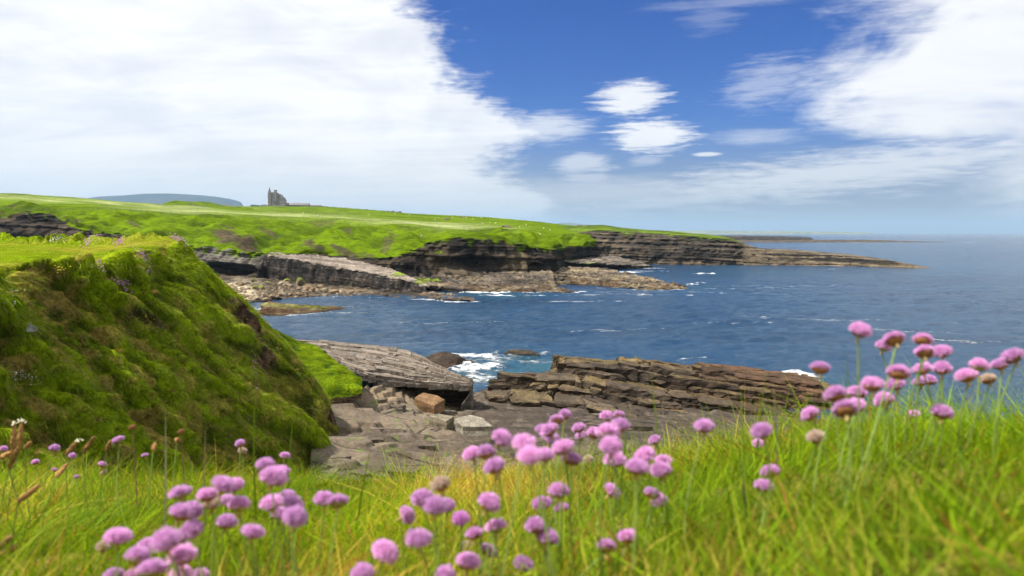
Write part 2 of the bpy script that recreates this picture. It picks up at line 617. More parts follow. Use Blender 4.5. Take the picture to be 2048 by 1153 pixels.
# ------------------------------------------------------------------ the sea
def build_sea():
    def axis(lo, hi, step, outer_lo, outer_hi, growth=1.09):
        a = list(np.arange(lo, hi + step * 0.5, step))
        s, x = step, a[-1]
        while x < outer_hi:
            s *= growth
            x += s
            a.append(x)
        s, x, b = step, a[0], []
        while x > outer_lo:
            s *= growth
            x -= s
            b.append(x)
        return np.array(b[::-1] + a)
    xs = axis(-70, 130, 0.8, -40000, 40000, 1.06)
    ys = axis(52, 240, 0.8, -3000, 42000, 1.035)
    Xg, Yg = np.meshgrid(xs, ys)
    P = np.stack([Xg, Yg, np.zeros_like(Xg)], -1)
    fade = np.exp(-np.maximum(Yg - 160, 0) / 160.0) * np.exp(-np.maximum(np.abs(Xg - 30) - 100, 0) / 60.0)
    q = P.copy()
    ca, sa = math.cos(0.45), math.sin(0.45)
    q[..., 0] = (P[..., 0] * ca + P[..., 1] * sa) * 0.45
    q[..., 1] = (-P[..., 0] * sa + P[..., 1] * ca)
    h = fbm(q, 0.10, 2, 0.5, 1) * 0.34 + fbm(q, 0.34, 3, 0.6, 2) * 0.26
    foam = np.zeros_like(h)
    lift = np.zeros_like(h)
    shallow = np.zeros_like(h)
    rx = fbm(P, 0.35, 4, 0.6, 5)

    def spot(px, py, rxm, rym, amount, rise=0.0, rot=0.0, hard=0.5):
        c = Wz(px, py, 0.0)
        dx, dy = Xg - c[0], Yg - c[1]
        cr, sr = math.cos(rot), math.sin(rot)
        a = (dx * cr + dy * sr) / rxm
        b = (-dx * sr + dy * cr) / rym
        r = np.sqrt(a * a + b * b) + rx * 0.7
        m = amount * (1 - sstep(r, hard, 1.25))
        nonlocal foam, lift
        foam = np.maximum(foam, m)
        lift += rise * m

    spot(955, 713, 6.5, 2.6, 0.9, 0.25, 0.1, 0.3)
    spot(1040, 708, 4.6, 2.0, 1.0, 0.15)
    spot(950, 738, 3.8, 2.6, 0.95, 0.30, 0.4, 0.3)
    spot(930, 735, 1.6, 1.2, 1.0, 0.3)
    spot(1000, 722, 7, 2.2, 0.62, 0.1, 0.0, 0.2)
    spot(962, 757, 3.0, 3.0, 0.72, 0, 0, 0.2)
    spot(1075, 722, 3.5, 1.2, 0.6)
    spot(1585, 752, 4.0, 2.6, 1.0, 0.35, -0.5, 0.3)
    spot(1620, 770, 2.2, 1.4, 0.9, 0.3, -0.5)
    spot(1385, 716, 2.4, 0.35, 0.8, 0.15, 0.5)
    spot(940, 682, 2.8, 0.3, 0.6, 0.1, 0.3)
    spot(965, 585, 8.5, 4.5, 1.0, 0.4, -0.2)
    spot(1000, 592, 5, 1.6, 0.9, 0.2)
    spot(915, 581, 6, 3, 0.9, 0.2)
    spot(1385, 570, 2.6, 4.5, 1.0, 0.7)
    spot(1400, 566, 2.0, 2.5, 0.8, 0.4)
    spot(1410, 548, 4.6, 1.6, 1.0, 0.7)
    spot(1300, 537, 8, 4.0, 0.85, 0.4)
    spot(1260, 545, 6, 6.0, 0.9, 0.4)
    spot(1290, 543, 9, 1.2, 0.8, 0.2)
    spot(1480, 531, 7, 1.3, 0.85, 0.2)
    spot(1545, 532, 6, 1.2, 0.6)
    spot(1720, 539, 22, 1.3, 0.75, 0.1, -0.03)
    spot(1840, 535, 8, 1.6, 0.85, 0.2)
    spot(1765, 522, 8, 2.2, 0.8, 0.3)
    spot(1700, 506, 9, 3.0, 0.7, 0.3)
    spot(560, 627, 9, 2.0, 0.72, 0.05)
    spot(530, 618, 4, 2.5, 0.7)
    spot(690, 614, 3, 1.0, 0.6)
    spot(760, 590, 6, 2.0, 0.55)
    spot(510, 604, 5, 2, 0.55)
    for k in range(16):
        spot(1660 + k * 28, 484 + (k % 3), 14, 10, 0.8 if k % 3 else 0.3)
    for (px, py, a, b, am) in ((640, 596, 5, 0.8, 0.7), (700, 594, 6, 0.8, 0.6), (800, 595.5, 7, 0.9, 0.75), (860, 598.5, 6, 0.9, 0.8), (905, 602, 6, 1.0, 0.9), (945, 603, 4, 1.2, 0.9),
                               (1060, 586.5, 8, 0.9, 0.7), (1120, 586, 7, 0.9, 0.8), (1160, 584, 3, 1.2, 0.9), (1210, 576, 7, 0.9, 0.6), (1280, 580, 8, 0.9, 0.75), (1340, 581.5, 7, 1.0, 0.8),
                               (1400, 532, 12, 1.2, 0.6), (1620, 537.5, 9, 1.2, 0.6), (600, 631, 6, 0.7, 0.8), (650, 625, 5, 0.7, 0.7), (535, 626, 3, 1.0, 0.8)):
        spot(px, py, a, b, am, 0.15, 0.0, 0.3)
    # windrows of old foam
    for (px, py, a, b, am, rot) in ((1210, 590, 24, 1.7, 0.62, 0.02), (1140, 603, 16, 1.6, 0.62, 0.02), (1330, 585, 34, 1.4, 0.55, 0.0),
                                    (1470, 577, 26, 1.3, 0.58, 0.02), (1560, 572, 40, 1.2, 0.5, 0.02), (1090, 590, 12, 1.1, 0.6, 0.1),
                                    (1440, 645, 10, 1.0, 0.55, -0.1), (1700, 640, 18, 1.6, 0.5, -0.2), (1860, 665, 9, 1.4, 0.62, -0.3),
                                    (1910, 680, 8, 1.2, 0.6, -0.3), (1240, 660, 12, 1.2, 0.5, 0.2), (900, 645, 16, 1.3, 0.48, 0.15),
                                    (660, 628, 12, 1.0, 0.5, 0.1)):
        spot(px, py, a, b, am, 0, rot, 0.2)
    for (px, py, r, am) in ((1090, 735, 5.5, 1.0), (960, 752, 4, 0.9), (1020, 722, 6, 0.7), (1000, 745, 4, 0.8), (1010, 590, 9, 0.5),
                            (1560, 545, 35, 0.28), (1650, 550, 30, 0.25), (1395, 575, 6, 0.5), (1620, 760, 4, 0.5)):
        c = Wz(px, py, 0.0)
        d = np.hypot(Xg - c[0], (Yg - c[1])) / r
        shallow = np.maximum(shallow, am * np.exp(-d * d))
    P[..., 2] = (h + lift * (0.6 + fbm(P, 1.1, 3, 0.6, 8))) * fade
    me = grid_mesh('sea', P, extra={'foam': foam, 'shallow': shallow})
    m, g, p, out = base_mat('sea_water')
    tc = g.n('ShaderNodeTexCoord')
    vec = tc.outputs['Object']
    af = g.n('ShaderNodeAttribute'); af.attribute_name = 'foam'
    ash = g.n('ShaderNodeAttribute'); ash.attribute_name = 'shallow'
    wv = g.mapping(vec, (0.5, 1.0, 1.0), (0, 0, 0.45))
    w1 = g.noise(wv, 0.55, 6, 0.66, 0.3)
    w2 = g.noise(wv, 0.16, 4, 0.6, 0.2)
    w3 = g.noise(wv, 4.0, 3, 0.6, 0.2)
    big = g.noise(g.mapping(vec, (0.35, 1.0, 1.0), (0, 0, 0.2)), 0.022, 4, 0.55, 0.6)
    deep = g.mix(g.ramp(big, 0.35, 0.65), (0.005, 0.034, 0.080), (0.009, 0.048, 0.104))
    water = g.mix(g.math('MULTIPLY', ash.outputs['Fac'], 0.32), deep, (0.03, 0.17, 0.18))
    fn = g.noise(g.mapping(vec, (0.7, 1.2, 1.0), (0, 0, 0.2)), 1.3, 7, 0.72, 0.8)
    fv = g.math('ADD', g.math('MULTIPLY', af.outputs['Fac'], 0.9), g.math('MULTIPLY', g.math('SUBTRACT', fn, 0.5), 2.6))
    fm = g.ramp(fv, 0.34, 0.86)
    fm = g.math('MULTIPLY', fm, g.ramp(af.outputs['Fac'], 0.05, 0.4))
    # scattered small whitecaps
    cap = g.ramp(g.noise(g.mapping(vec, (0.4, 1.3, 1.0), (0, 0, 0.3)), 0.55, 5, 0.7, 0.6), 0.735, 0.79, 0, 0.5)
    fm = g.math('MAXIMUM', fm, cap)
    col = g.mix(fm, water, (0.82, 0.86, 0.88))
    g.l(col, p.inputs['Base Color'])
    p.inputs['IOR'].default_value = 1.333
    g.l(g.ramp(fm, 0, 1, 0.16, 0.8), p.inputs['Roughness'])
    b = g.n('ShaderNodeBump')
    b.inputs['Strength'].default_value = 1.0
    b.inputs['Distance'].default_value = 1.1
    hh = g.math('ADD', g.math('ADD', g.math('MULTIPLY', w2, 1.5), w1), g.math('MULTIPLY', w3, 0.22))
    hh = g.math('ADD', hh, g.math('MULTIPLY', fm, 0.3))
    g.l(hh, b.inputs['Height'])
    g.l(b.outputs[0], p.inputs['Normal'])
    o = link('sea', me, m)
    tag(o, 'deep blue sea with ripples and white foam along the rocks', kind='structure')
    bed = new_mesh('seabed', [(-42000, -4000, -6), (42000, -4000, -6), (42000, 44000, -6), (-42000, 44000, -6)], [0, 1, 2, 3], [4],
                   colors=np.tile((0.05, 0.06, 0.05), (4, 1)))
    return o


build_sea()


# ------------------------------------------------------------------ far hills and coast
def ridge_land(name, crest, Y, depth, base_z, col, label, nv=16, amp=6.0, seed=1, back=True):
    rows = [[W(px, py + 3, Y + depth) * np.array((1, 1, 1)) for px, py in crest],
            [W(px, py, Y) for px, py in crest],
            [W(px, py, Y) * np.array((0.985, 0.985, 0.0)) + np.array((0, -depth * 0.22, 0)) +
             np.array((0, 0, 1)) * (W(px, py, Y)[2] * 0.55 + base_z * 0.45) for px, py in crest],
            [np.array((W(px, py, Y)[0] * 0.96, Y - depth, base_z)) for px, py in crest]]
    L = Loft(rows, 10, nv)
    L.P[..., 2] += fbm(L.P, 1.0 / (amp * 14), 4, 0.5, seed) * amp * sstep(L.V, 0.9, 1.6)
    v = fbm(L.P, 1.0 / (amp * 9), 4, 0.55, seed + 3)
    colors = lerp(np.array(col[0])[None, None], np.array(col[1])[None, None], sstep(v, -0.3, 0.4))
    o = link(name, grid_mesh(name, L.P, colors), M_turf_far)
    tag(o, label, kind='structure')
    return o, L


ridge_land('mountain', [(-500, 440), (-200, 425), (0, 414), (150, 400), (200, 393.5), (250, 391), (290, 388), (330, 387.5), (400, 391),
                        (445, 396), (470, 401), (480, 405), (487, 414), (500, 430), (560, 464)], 9000, 700, -2,
           [(0.018, 0.030, 0.030), (0.035, 0.042, 0.040)], 'flat-topped blue mountain far beyond the green headland', amp=22, seed=2)
ridge_land('hills', [(1040, 462), (1090, 451), (1130, 446), (1170, 449), (1220, 455), (1280, 461), (1330, 465)], 14000, 900, -2,
           [(0.07, 0.10, 0.04), (0.12, 0.12, 0.08)], 'faint blue hills low on the horizon above the green headland', amp=20, seed=5)
ridge_land('coast', [(1200, 463.5), (1300, 462.3), (1400, 461.8), (1480, 462.5), (1560, 462.6), (1640, 463.6), (1700, 465), (1740, 466.2)], 11000,
           600, -2, [(0.06, 0.11, 0.04), (0.30, 0.27, 0.18)], 'thin far coast with pale sand on the sea horizon', amp=5, seed=6)


# ------------------------------------------------------------------ the green headland with the bay cliffs
G_BRIGHT = np.array((0.098, 0.155, 0.003))
G_MID = np.array((0.060, 0.096, 0.003))
G_DARK = np.array((0.026, 0.045, 0.003))
G_PALE = np.array((0.265, 0.290, 0.125))
SOIL = np.array((0.085, 0.060, 0.040))
SOIL_D = np.array((0.045, 0.034, 0.026))
ROCK_D = np.array((0.026, 0.023, 0.020))
ROCK_M = np.array((0.070, 0.056, 0.043))
ROCK_W = np.array((0.132, 0.100, 0.058))
ROCK_P = np.array((0.235, 0.195, 0.155))
WEED = np.array((0.050, 0.027, 0.012))
OCHRE = np.array((0.200, 0.140, 0.050))


def bed_offset(s, thick, seed, sharp=0.16):
    """a random in-or-out offset for each bed of rock, blended quickly from bed to bed"""
    r = np.random.default_rng(seed).uniform(-1, 1, 4096)
    k = np.floor(s / thick).astype(int)
    f = s / thick - k
    a, b = r[k % 4096], r[(k + 1) % 4096]
    return a + (b - a) * sstep(f, 1 - sharp, 1.0)


def build_headland():
    # px: (sky), (field), (break), (mid slope), (rim), (foot)
    cols = [
        (-300, (372, 450), (395, 380), (412, 320), (428, 290), (448, 272), (480, 262)),
        (-120, (381, 460), (399, 385), (417, 310), (428, 288), (442, 272), (479, 262)),
        (0, (388, 480), (402, 400), (420, 300), (424, 286), (430, 274), (478, 262)),
        (40, (390, 482), (403, 400), (418, 292), (419.5, 284), (422, 276), (478, 262)),
        (90, (394, 490), (406, 400), (420, 290), (422, 283), (425, 275), (478, 261)),
        (125, (396, 505), (408, 400), (421, 290), (430, 281), (440, 270), (479, 259)),
        (170, (399, 520), (410, 400), (422, 291), (440, 274), (458, 261), (480, 255)),
        (250, (407, 560), (414, 420), (424, 300), (446, 268), (468, 250), (500, 245)),
        (330, (412, 600), (418, 440), (428, 310), (450, 265), (478, 242), (530, 235)),
        (380, (413, 650), (421, 450), (430, 315), (455, 263), (487, 238), (545, 229)),
        (430, (414, 750), (422, 480), (433, 320), (458, 268), (491, 232), (553, 225)),
        (500, (415, 1000), (425, 500), (436, 330), (470, 262), (502, 226), (556, 220)),
        (545, (414.5, 1150), (425, 520), (438, 330), (474, 258), (507, 226), (513, 224)),
        (640, (415, 1150), (428, 520), (441, 330), (477, 265), (507, 236), (516, 233)),
        (720, (420, 1000), (433, 500), (446, 320), (482, 252), (514, 224), (524, 221)),
        (780, (425, 900), (437, 480), (450, 310), (482, 248), (512, 216), (542, 211)),
        (825, (428, 850), (441, 460), (454, 300), (476, 250), (497, 218), (549, 208)),
        (865, (431, 800), (445, 440), (459, 290), (470, 252), (481, 225), (550, 212)),
        (930, (434, 760), (448, 430), (463, 285), (468, 252), (473, 226), (547, 216)),
        (1000, (438, 700), (452, 420), (466, 290), (472, 257), (479, 230), (545, 222)),
        (1060, (443, 620), (455, 420), (469, 300), (479, 264), (489, 235), (542, 226)),
        (1100, (447, 570), (458, 430), (472, 322), (484, 276), (497, 240), (538, 230)),
        (1135, (451, 545), (461, 440), (474, 350), (484, 310), (492, 285), (510, 275)),
        (1190, (456, 540), (464, 450), (476, 390), (484, 360), (490, 340), (512, 325)),
    ]
    R = [[], [], [], [], [], [], [], []]
    for c in cols:
        px = c[0]
        s = W(px, *c[1])
        back = s.copy(); back[1] += 160; back[0] *= back[1] / s[1]; back[2] -= 14
        R[0].append(back)
        for k in range(6):
            R[k + 1].append(W(px, *c[k + 1]))
        ft = W(px, *c[6]); ft[1] -= 1.0; ft[2] = -3.0
        R[7].append(ft)
    uc = [14, 26, 20, 24, 18, 26, 36, 36, 26, 26, 34, 24, 40, 34, 26, 22, 20, 28, 30, 26, 20, 18, 22]
    L = Loft(R, uc, [6, 26, 26, 44, 44, 54, 12])
    P0 = L.P.copy()
    V, U = L.V, L.U
    n = L.N
    P = L.P
    # grass undulation: little sheep terraces on the slope, soft swells in the field
    slope = sstep(V, 2.6, 3.4) * (1 - sstep(V, 4.9, 5.05))
    field = sstep(V, 0.9, 1.2) * (1 - sstep(V, 2.6, 3.2))
    P[..., 2] += field * fbm(P0, 0.02, 3, 0.5, 2) * 0.9
    terr = fbm(P0, 0.14, 4, 0.5, 7, (0.35, 0.5, 3.6))
    terr2 = fbm(P0, 0.5, 3, 0.5, 9, (0.3, 0.45, 3.0))
    gully = fbm(P0, 0.045, 3, 0.5, 4, (1.2, 0.5, 0.3))
    P += n * (slope * (terr * 1.0 + terr2 * 0.62 + gully * 3.6))[..., None]
    # cliff: beds in and out, joints, a shallow wave-cut notch
    cliff = sstep(V, 4.97, 5.12)
    s = P0[..., 2] + 0.06 * P0[..., 0] + fbm(P0, 0.03, 2, 0.5, 3) * 0.8
    nh = n.copy(); nh[..., 2] = 0
    nh /= np.maximum(np.linalg.norm(nh, axis=2, keepdims=True), 1e-6)
    off = bed_offset(s, 0.85, 5) * 0.55 + bed_offset(s, 0.34, 6) * 0.22
    joint = fbm(P0, 0.22, 3, 0.6, 12, (1.0, 1.0, 0.12)) * 2.2 + fbm(P0, 0.7, 3, 0.6, 15, (1, 1, 0.35)) * 0.6
    cave = np.zeros_like(V)
    pxg, pyg = project(P0)

    def hollow(cx, cy, rx, ry, d):
        nonlocal cave
        r = ((pxg - cx) / rx) ** 2 + ((pyg - cy) / ry) ** 2
        cave = np.maximum(cave, d * (1 - sstep(np.sqrt(r), 0.5, 1.1)))
    hollow(440, 542, 75, 17, 7.0)
    hollow(940, 528, 75, 17, 5.0)
    hollow(1075, 540, 22, 14, 3.0)
    P += nh * (cliff * (off + joint - cave))[..., None]
    # ---- colour by what grows or lies bare there, plus painted terrace shade
    g1 = fbm(P0, 0.035, 4, 0.55, 21)
    g2 = fbm(P0, 0.26, 4, 0.6, 22, (0.5, 0.7, 3.0))
    grass = lerp(G_MID, G_BRIGHT, sstep(g1 + 0.35 * g2, -0.6, 0.3))
    grass = lerp(grass, G_DARK, slope * sstep(g2 * 0.8 - terr2 * 0.7, 0.08, 0.5) * 0.6)  # dark variation, with shadow lines of the sheep terraces painted into the grass colour
    # pale seeding grass between the fence and the far field
    band = np.exp(-((V - (2.45 + 0.25 * fbm(P0, 0.01, 2, 0.5, 31))) / 0.42) ** 2) * sstep(pxg, 150, 420) * (1 - sstep(pxg, 900, 1100))
    band2 = np.exp(-((V - 1.55) / 0.35) ** 2) * (1 - sstep(pxg, 350, 600)) * 0.7
    streaky = fbm(P0, 0.05, 4, 0.6, 33, (0.5, 1.6, 1))
    pale = np.clip((band + band2) * (0.75 + 0.9 * streaky), 0, 0.9)
    grass = lerp(grass, G_PALE, pale)
    # bare scars on the slope
    bare = np.zeros_like(V)

    def scar(cx, cy, rx, ry, rot, am):
        nonlocal bare
        c, sn = math.cos(rot), math.sin(rot)
        dx, dy = pxg - cx, pyg - cy
        a, b = (dx * c + dy * sn) / rx, (-dx * sn + dy * c) / ry
        r = np.sqrt(a * a + b * b) + g2 * 0.55
        bare = np.maximum(bare, am * (1 - sstep(r, 0.6, 1.05)))
    scar(460, 475, 46, 17, 0.25, 1.0)
    scar(500, 490, 40, 12, 0.5, 1.0)
    scar(535, 462, 26, 8, 0.6, 0.8)
    scar(625, 497, 26, 9, 0.6, 0.9)
    scar(690, 507, 38, 6, 0.3, 0.9)
    scar(690, 468, 16, 6, 0.4, 0.8)
    scar(775, 482, 12, 20, 0.7, 0.7)
    scar(640, 443, 34, 4, 0.05, 0.6)
    scar(60, 440, 62, 16, 0.15, 0.9)
    scar(130, 452, 34, 14, 0.4, 0.8)
    scar(270, 450, 16, 6, 0.4, 0.7)
    scar(760, 512, 40, 8, 0.2, 0.8)
    scar(830, 520, 30, 14, -0.6, 0.8)
    bare *= slope
    soil = lerp(SOIL_D, SOIL, sstep(fbm(P0, 0.4, 3, 0.6, 41), -0.4, 0.4))
    col = lerp(grass, soil, bare * 0.92)
    # cliff rock
    rimn = fbm(P0, 0.20, 4, 0.6, 44, (1, 1, 0.4)) * 0.30 - 0.10
    rock_m = sstep(V + rimn, 5.03, 5.10)
    rr = fbm(P0, 0.16, 4, 0.6, 51, (0.5, 0.5, 1.6))
    rock = lerp(ROCK_D * 0.75, ROCK_M * 0.75, sstep(rr, -0.25, 0.45))
    warm = sstep(fbm(P0, 0.10, 3, 0.55, 52, (1, 1, 0.5)), 0.08, 0.5)
    rock = lerp(rock, ROCK_W, warm * 0.3)
    rock = lerp(rock, ROCK_W * 1.1, 0.55 * np.exp(-((pxg - 1040) / 26) ** 2) * sstep(pyg, 500, 515))
    rock = lerp(rock, np.array((0.15, 0.135, 0.115)), np.exp(-((pxg - 455) / 70) ** 2) * sstep(pyg, 488, 500) * (1 - sstep(pyg, 528, 540)) * 0.8)
    # ivy-green tufts on the ledges
    tuft = sstep(fbm(P0, 0.30, 3, 0.6, 61), 0.28, 0.5) * (1 - sstep(V, 5.1, 5.45)) * 0.8
    rock = lerp(rock, G_DARK, tuft)
    col = lerp(col, rock, rock_m)
    o = link('headland', grid_mesh('headland', P, col), M_land)
    tag(o, 'bright green headland sloping to dark bedded cliffs round the bay', kind='structure')
    L.N = L.normals()
    return L


HEAD = build_headland()


def build_far_point():
    cols = [
        (1085, (446, 560), (456, 480), (476, 432), (482, 425)),
        (1112, (449, 525), (457, 470), (492, 405), (497, 400)),
        (1135, (450.5, 510), (456, 460), (482, 398), (503, 390)),
        (1165, (451, 500), (456, 450), (467, 394), (512, 378)),
        (1200, (450.5, 480), (455, 440), (461, 390), (520, 368)),
        (1260, (457, 470), (460, 430), (464.5, 388), (527, 362)),
        (1330, (464, 450), (466, 415), (468.5, 385), (530, 357)),
        (1400, (469, 430), (471, 405), (474, 380), (531, 354)),
        (1450, (474, 410), (476, 395), (479, 376), (531, 353)),
        (1472, (479, 395), (481, 386), (484, 374), (531, 353)),
        (1492, (488, 388), (490, 382), (493, 373), (531, 353)),
        (1530, (497, 392), (498, 384), (500, 372), (531, 353)),
        (1580, (499, 392), (501, 382), (504, 368), (534, 350)),
        (1640, (504, 388), (506, 376), (509, 362), (536.5, 345)),
        (1700, (509, 376), (511, 366), (514, 352), (538, 338)),
        (1760, (517, 356), (519, 348), (521.5, 340), (538, 330)),
        (1810, (526, 340), (527.5, 334), (529, 328), (538, 322)),
        (1862, (536, 324), (536.5, 322), (537, 320.5), (539, 318)),
    ]
    R = [[], [], [], [], [], []]
    for c in cols:
        px = c[0]
        s = W(px, *c[1])
        b = s.copy(); b[1] += 45; b[0] *= b[1] / s[1]; b[2] = -2.0 if px > 1475 else b[2] - 6
        R[0].append(b)
        for k in range(4):
            R[k + 1].append(W(px, *c[k + 1]))
        f = W(px, *c[4]); f[1] -= 1.2; f[2] = -3
        R[5].append(f)
    L = Loft(R, [10, 10, 12, 16, 26, 30, 30, 22, 12, 12, 22, 26, 30, 30, 28, 24, 24], [8, 18, 24, 70, 8])
    P0, P, V = L.P.copy(), L.P, L.V
    pxg, pyg = project(P0)
    tip = sstep(pxg, 1480, 1500)
    rim = 3.0
    cliff = np.maximum(sstep(V, rim - 0.05, rim + 0.05), tip * sstep(V, 0.3, 0.8))
    s = P0[..., 2] + 0.035 * P0[..., 0] + fbm(P0, 0.02, 2, 0.5, 3) * 0.8
    n = L.N
    nh = n.copy(); nh[..., 2] = 0
    nh /= np.maximum(np.linalg.norm(nh, axis=2, keepdims=True), 1e-6)
    nh = np.where(np.abs(nh[..., 1:2]) < 0.05, np.array((0.2, -0.98, 0)), nh)
    face = sstep(V, rim, rim + 0.06)
    off = bed_offset(s, 1.0, 25) * 0.9 + bed_offset(s, 0.4, 26) * 0.35
    joint = fbm(P0, 0.14, 3, 0.6, 12, (1.0, 1.0, 0.15)) * 2.8 + fbm(P0, 0.5, 3, 0.6, 15, (1, 1, 0.4)) * 0.8
    P += nh * (face * (off + joint))[..., None] * (1 - 0.5 * tip)[..., None]
    # the low point is a staircase of tilted beds
    t = 0.7
    sq = P[..., 2] + 0.05 * P[..., 0] + fbm(P0, 0.12, 3, 0.6, 18) * 0.9
    k = np.floor(sq / t)
    stepz = (k + sstep(sq / t - k, 0.75, 1.0)) * t - sq
    P[..., 2] += tip * stepz * 0.9 * (P0[..., 2] > 0)
    P[..., 2] += (1 - tip) * (1 - cliff) * fbm(P0, 0.03, 3, 0.5, 5) * 0.7
    g1 = fbm(P0, 0.04, 4, 0.55, 21)
    grass = lerp(G_MID, G_BRIGHT, sstep(g1, -0.4, 0.4))
    bands = bed_offset(s, 1.0, 45) * 0.5 + bed_offset(s, 0.45, 46) * 0.4 + fbm(P0, 0.10, 4, 0.6, 47, (0.4, 0.4, 1.5)) * 0.7
    rock = lerp(ROCK_D * 0.7, ROCK_M * 0.8, sstep(bands, -0.5, 0.4))
    rock = lerp(rock, ROCK_W * 0.95, sstep(bands, 0.3, 0.9) * 0.7)
    rock = lerp(rock, ROCK_W * 1.25, (1 - sstep(P0[..., 2], 0.8, 2.6)) * 0.55 * sstep(fbm(P0, 0.2, 3, 0.5, 49), -0.4, 0.2))
    rock = lerp(rock, lerp(ROCK_W, ROCK_P, 0.2), (tip * sstep(bands, -0.5, 0.2) * 0.75))
    tuft = sstep(fbm(P0, 0.25, 3, 0.6, 61), 0.25, 0.5) * (1 - sstep(V, 3.05, 3.35)) * 0.7
    rock = lerp(rock, G_MID, tuft * (1 - sstep(pxg, 1440, 1470)))
    grass = lerp(grass, SOIL, sstep(fbm(P0, 0.3, 3, 0.6, 64), 0.3, 0.5) * sstep(V, 2.5, 2.9) * 0.6)
    col = lerp(grass, rock, np.maximum(sstep(pxg + fbm(P0, 0.2, 3, 0.6, 66) * 18, 1470, 1486), sstep(V + fbm(P0, 0.2, 4, 0.6, 65) * 0.20, 3.0, 3.08)))
    o = link('promontory', grid_mesh('promontory', P, col), M_cliff)
    tag(o, 'long dark bedded cliff with green top, tapering to a low rock point in the sea', kind='structure')
    return L


POINT = build_far_point()


# ------------------------------------------------------------------ rock shelves in the bay
def shelf(name, rows, uc, vc, label, thick=0.6, dip=(0.05, 0.0), cols=None, rough=0.5, seed=1, weed=0.0, pale=0.0, step=1.0, green=None, joint=0.5,
          material=None):
    L = Loft(rows, uc, vc)
    P0, P, V = L.P.copy(), L.P, L.V
    sq = P[..., 2] + dip[0] * P[..., 0] + dip[1] * P[..., 1] + fbm(P0, 0.11, 3, 0.6, seed) * rough
    k = np.floor(sq / thick)
    stepz = (k + sstep(sq / thick - k, 0.72, 1.0)) * thick - sq
    above = sstep(P0[..., 2], 0.0, 0.4)
    P[..., 2] += stepz * step * above
    n = L.N
    nh = n.copy(); nh[..., 2] = 0
    ln = np.linalg.norm(nh, axis=2, keepdims=True)
    P += nh * (fbm(P0, 0.5, 3, 0.6, seed + 5, (1, 1, 0.3)) * joint)[..., None]
    P[..., 2] += fbm(P0, 0.6, 4, 0.6, seed + 7) * 0.30 * above
    nn = L.normals()
    flat = sstep(nn[..., 2], 0.55, 0.9)
    b = fbm(P0, 0.18, 4, 0.6, seed + 9, (0.4, 1.2, 1.5))
    c0 = cols or (ROCK_D, ROCK_M, ROCK_W)
    rock = lerp(c0[0], c0[1], sstep(b, -0.4, 0.2))
    rock = lerp(rock, c0[2], sstep(b, 0.05, 0.5) * 0.8)
    rock = lerp(rock, ROCK_P, flat * pale)
    w = sstep(fbm(P0, 0.15, 3, 0.6, seed + 13), -0.1, 0.35) * (1 - sstep(P0[..., 2], 0.8, 2.4))
    rock = lerp(rock, WEED, w * weed)
    if green is not None:
        pxg, pyg = project(P0)
        for (cx, cy, rx, ry, am) in green:
            r = np.sqrt(((pxg - cx) / rx) ** 2 + ((pyg - cy) / ry) ** 2) + b * 0.6
            rock = lerp(rock, np.array((0.17, 0.24, 0.01)), am * (1 - sstep(r, 0.6, 1.0)))
    o = link(name, grid_mesh(name, P, rock), material or M_shelf)
    tag(o, label, kind='structure')
    return L


def front(row, drop_z, pull=0.6):
    out = []
    for p in row:
        q = p.copy(); q[1] -= pull; q[2] = drop_z
        out.append(q)
    return out


# pale flat shelf under the green slope
top = [W(538, 505, 228), W(600, 504.5, 240), W(650, 508, 240), W(720, 517, 228), W(780, 537, 212), W(838, 561, 190), W(860, 570, 184)]
edge_ = [W(535, 511, 222), W(590, 519, 214), W(640, 528, 208), W(700, 539, 201), W(760, 550, 194), W(825, 564.5, 186), W(850, 573, 181)]
foot_ = [W(535, 556, 221), W(590, 561, 213), W(640, 567, 207), W(700, 573, 200), W(760, 579, 193), W(825, 585, 185.3), W(850, 588, 180.5)]
mid_ = [(a * 0.55 + b * 0.45) + np.array((0, 0, 0.0)) for a, b in zip(top, edge_)]
SHELF1 = shelf('rock_shelf', [top, mid_, edge_, foot_, front(foot_, -3)], [26, 26, 30, 30, 30, 12], [14, 14, 30, 6],
               'flat pale rock shelf with a dark stepped front below the green slope', 0.75, (0.02, 0.0), (ROCK_D, ROCK_D * 1.3, ROCK_M), 0.3, 3, 0.2, 0.9,
               0.35, [(800, 548, 26, 5, 0.9), (845, 566, 20, 4, 0.8)], joint=0.7)
# lower ledges running out to the breaking water
top = [W(600, 566, 212), W(680, 570, 204), W(760, 573, 196), W(830, 576, 189), W(900, 586, 181), W(945, 594, 175)]
edge_ = [W(600, 573, 205), W(680, 576, 198), W(760, 580, 190), W(830, 584, 183), W(900, 592, 176), W(948, 597, 172)]
foot_ = [Wz(600, 589, 0.2), Wz(680, 590, 0.2), Wz(760, 591.5, 0.2), Wz(830, 594, 0.2), Wz(900, 598.5, 0.2), Wz(950, 600, 0.2)]
shelf('rock_shelf', [top, edge_, foot_, front(foot_, -3)], [48, 52, 52, 52, 40], [24, 40, 5],
      'low broken rock ledges running from the pale shelf into white water', 0.9, (0.05, 0), (ROCK_D, ROCK_M, ROCK_W * 1.1), 1.3, 6, 0.5, 0.15, 0.9, joint=0.9)
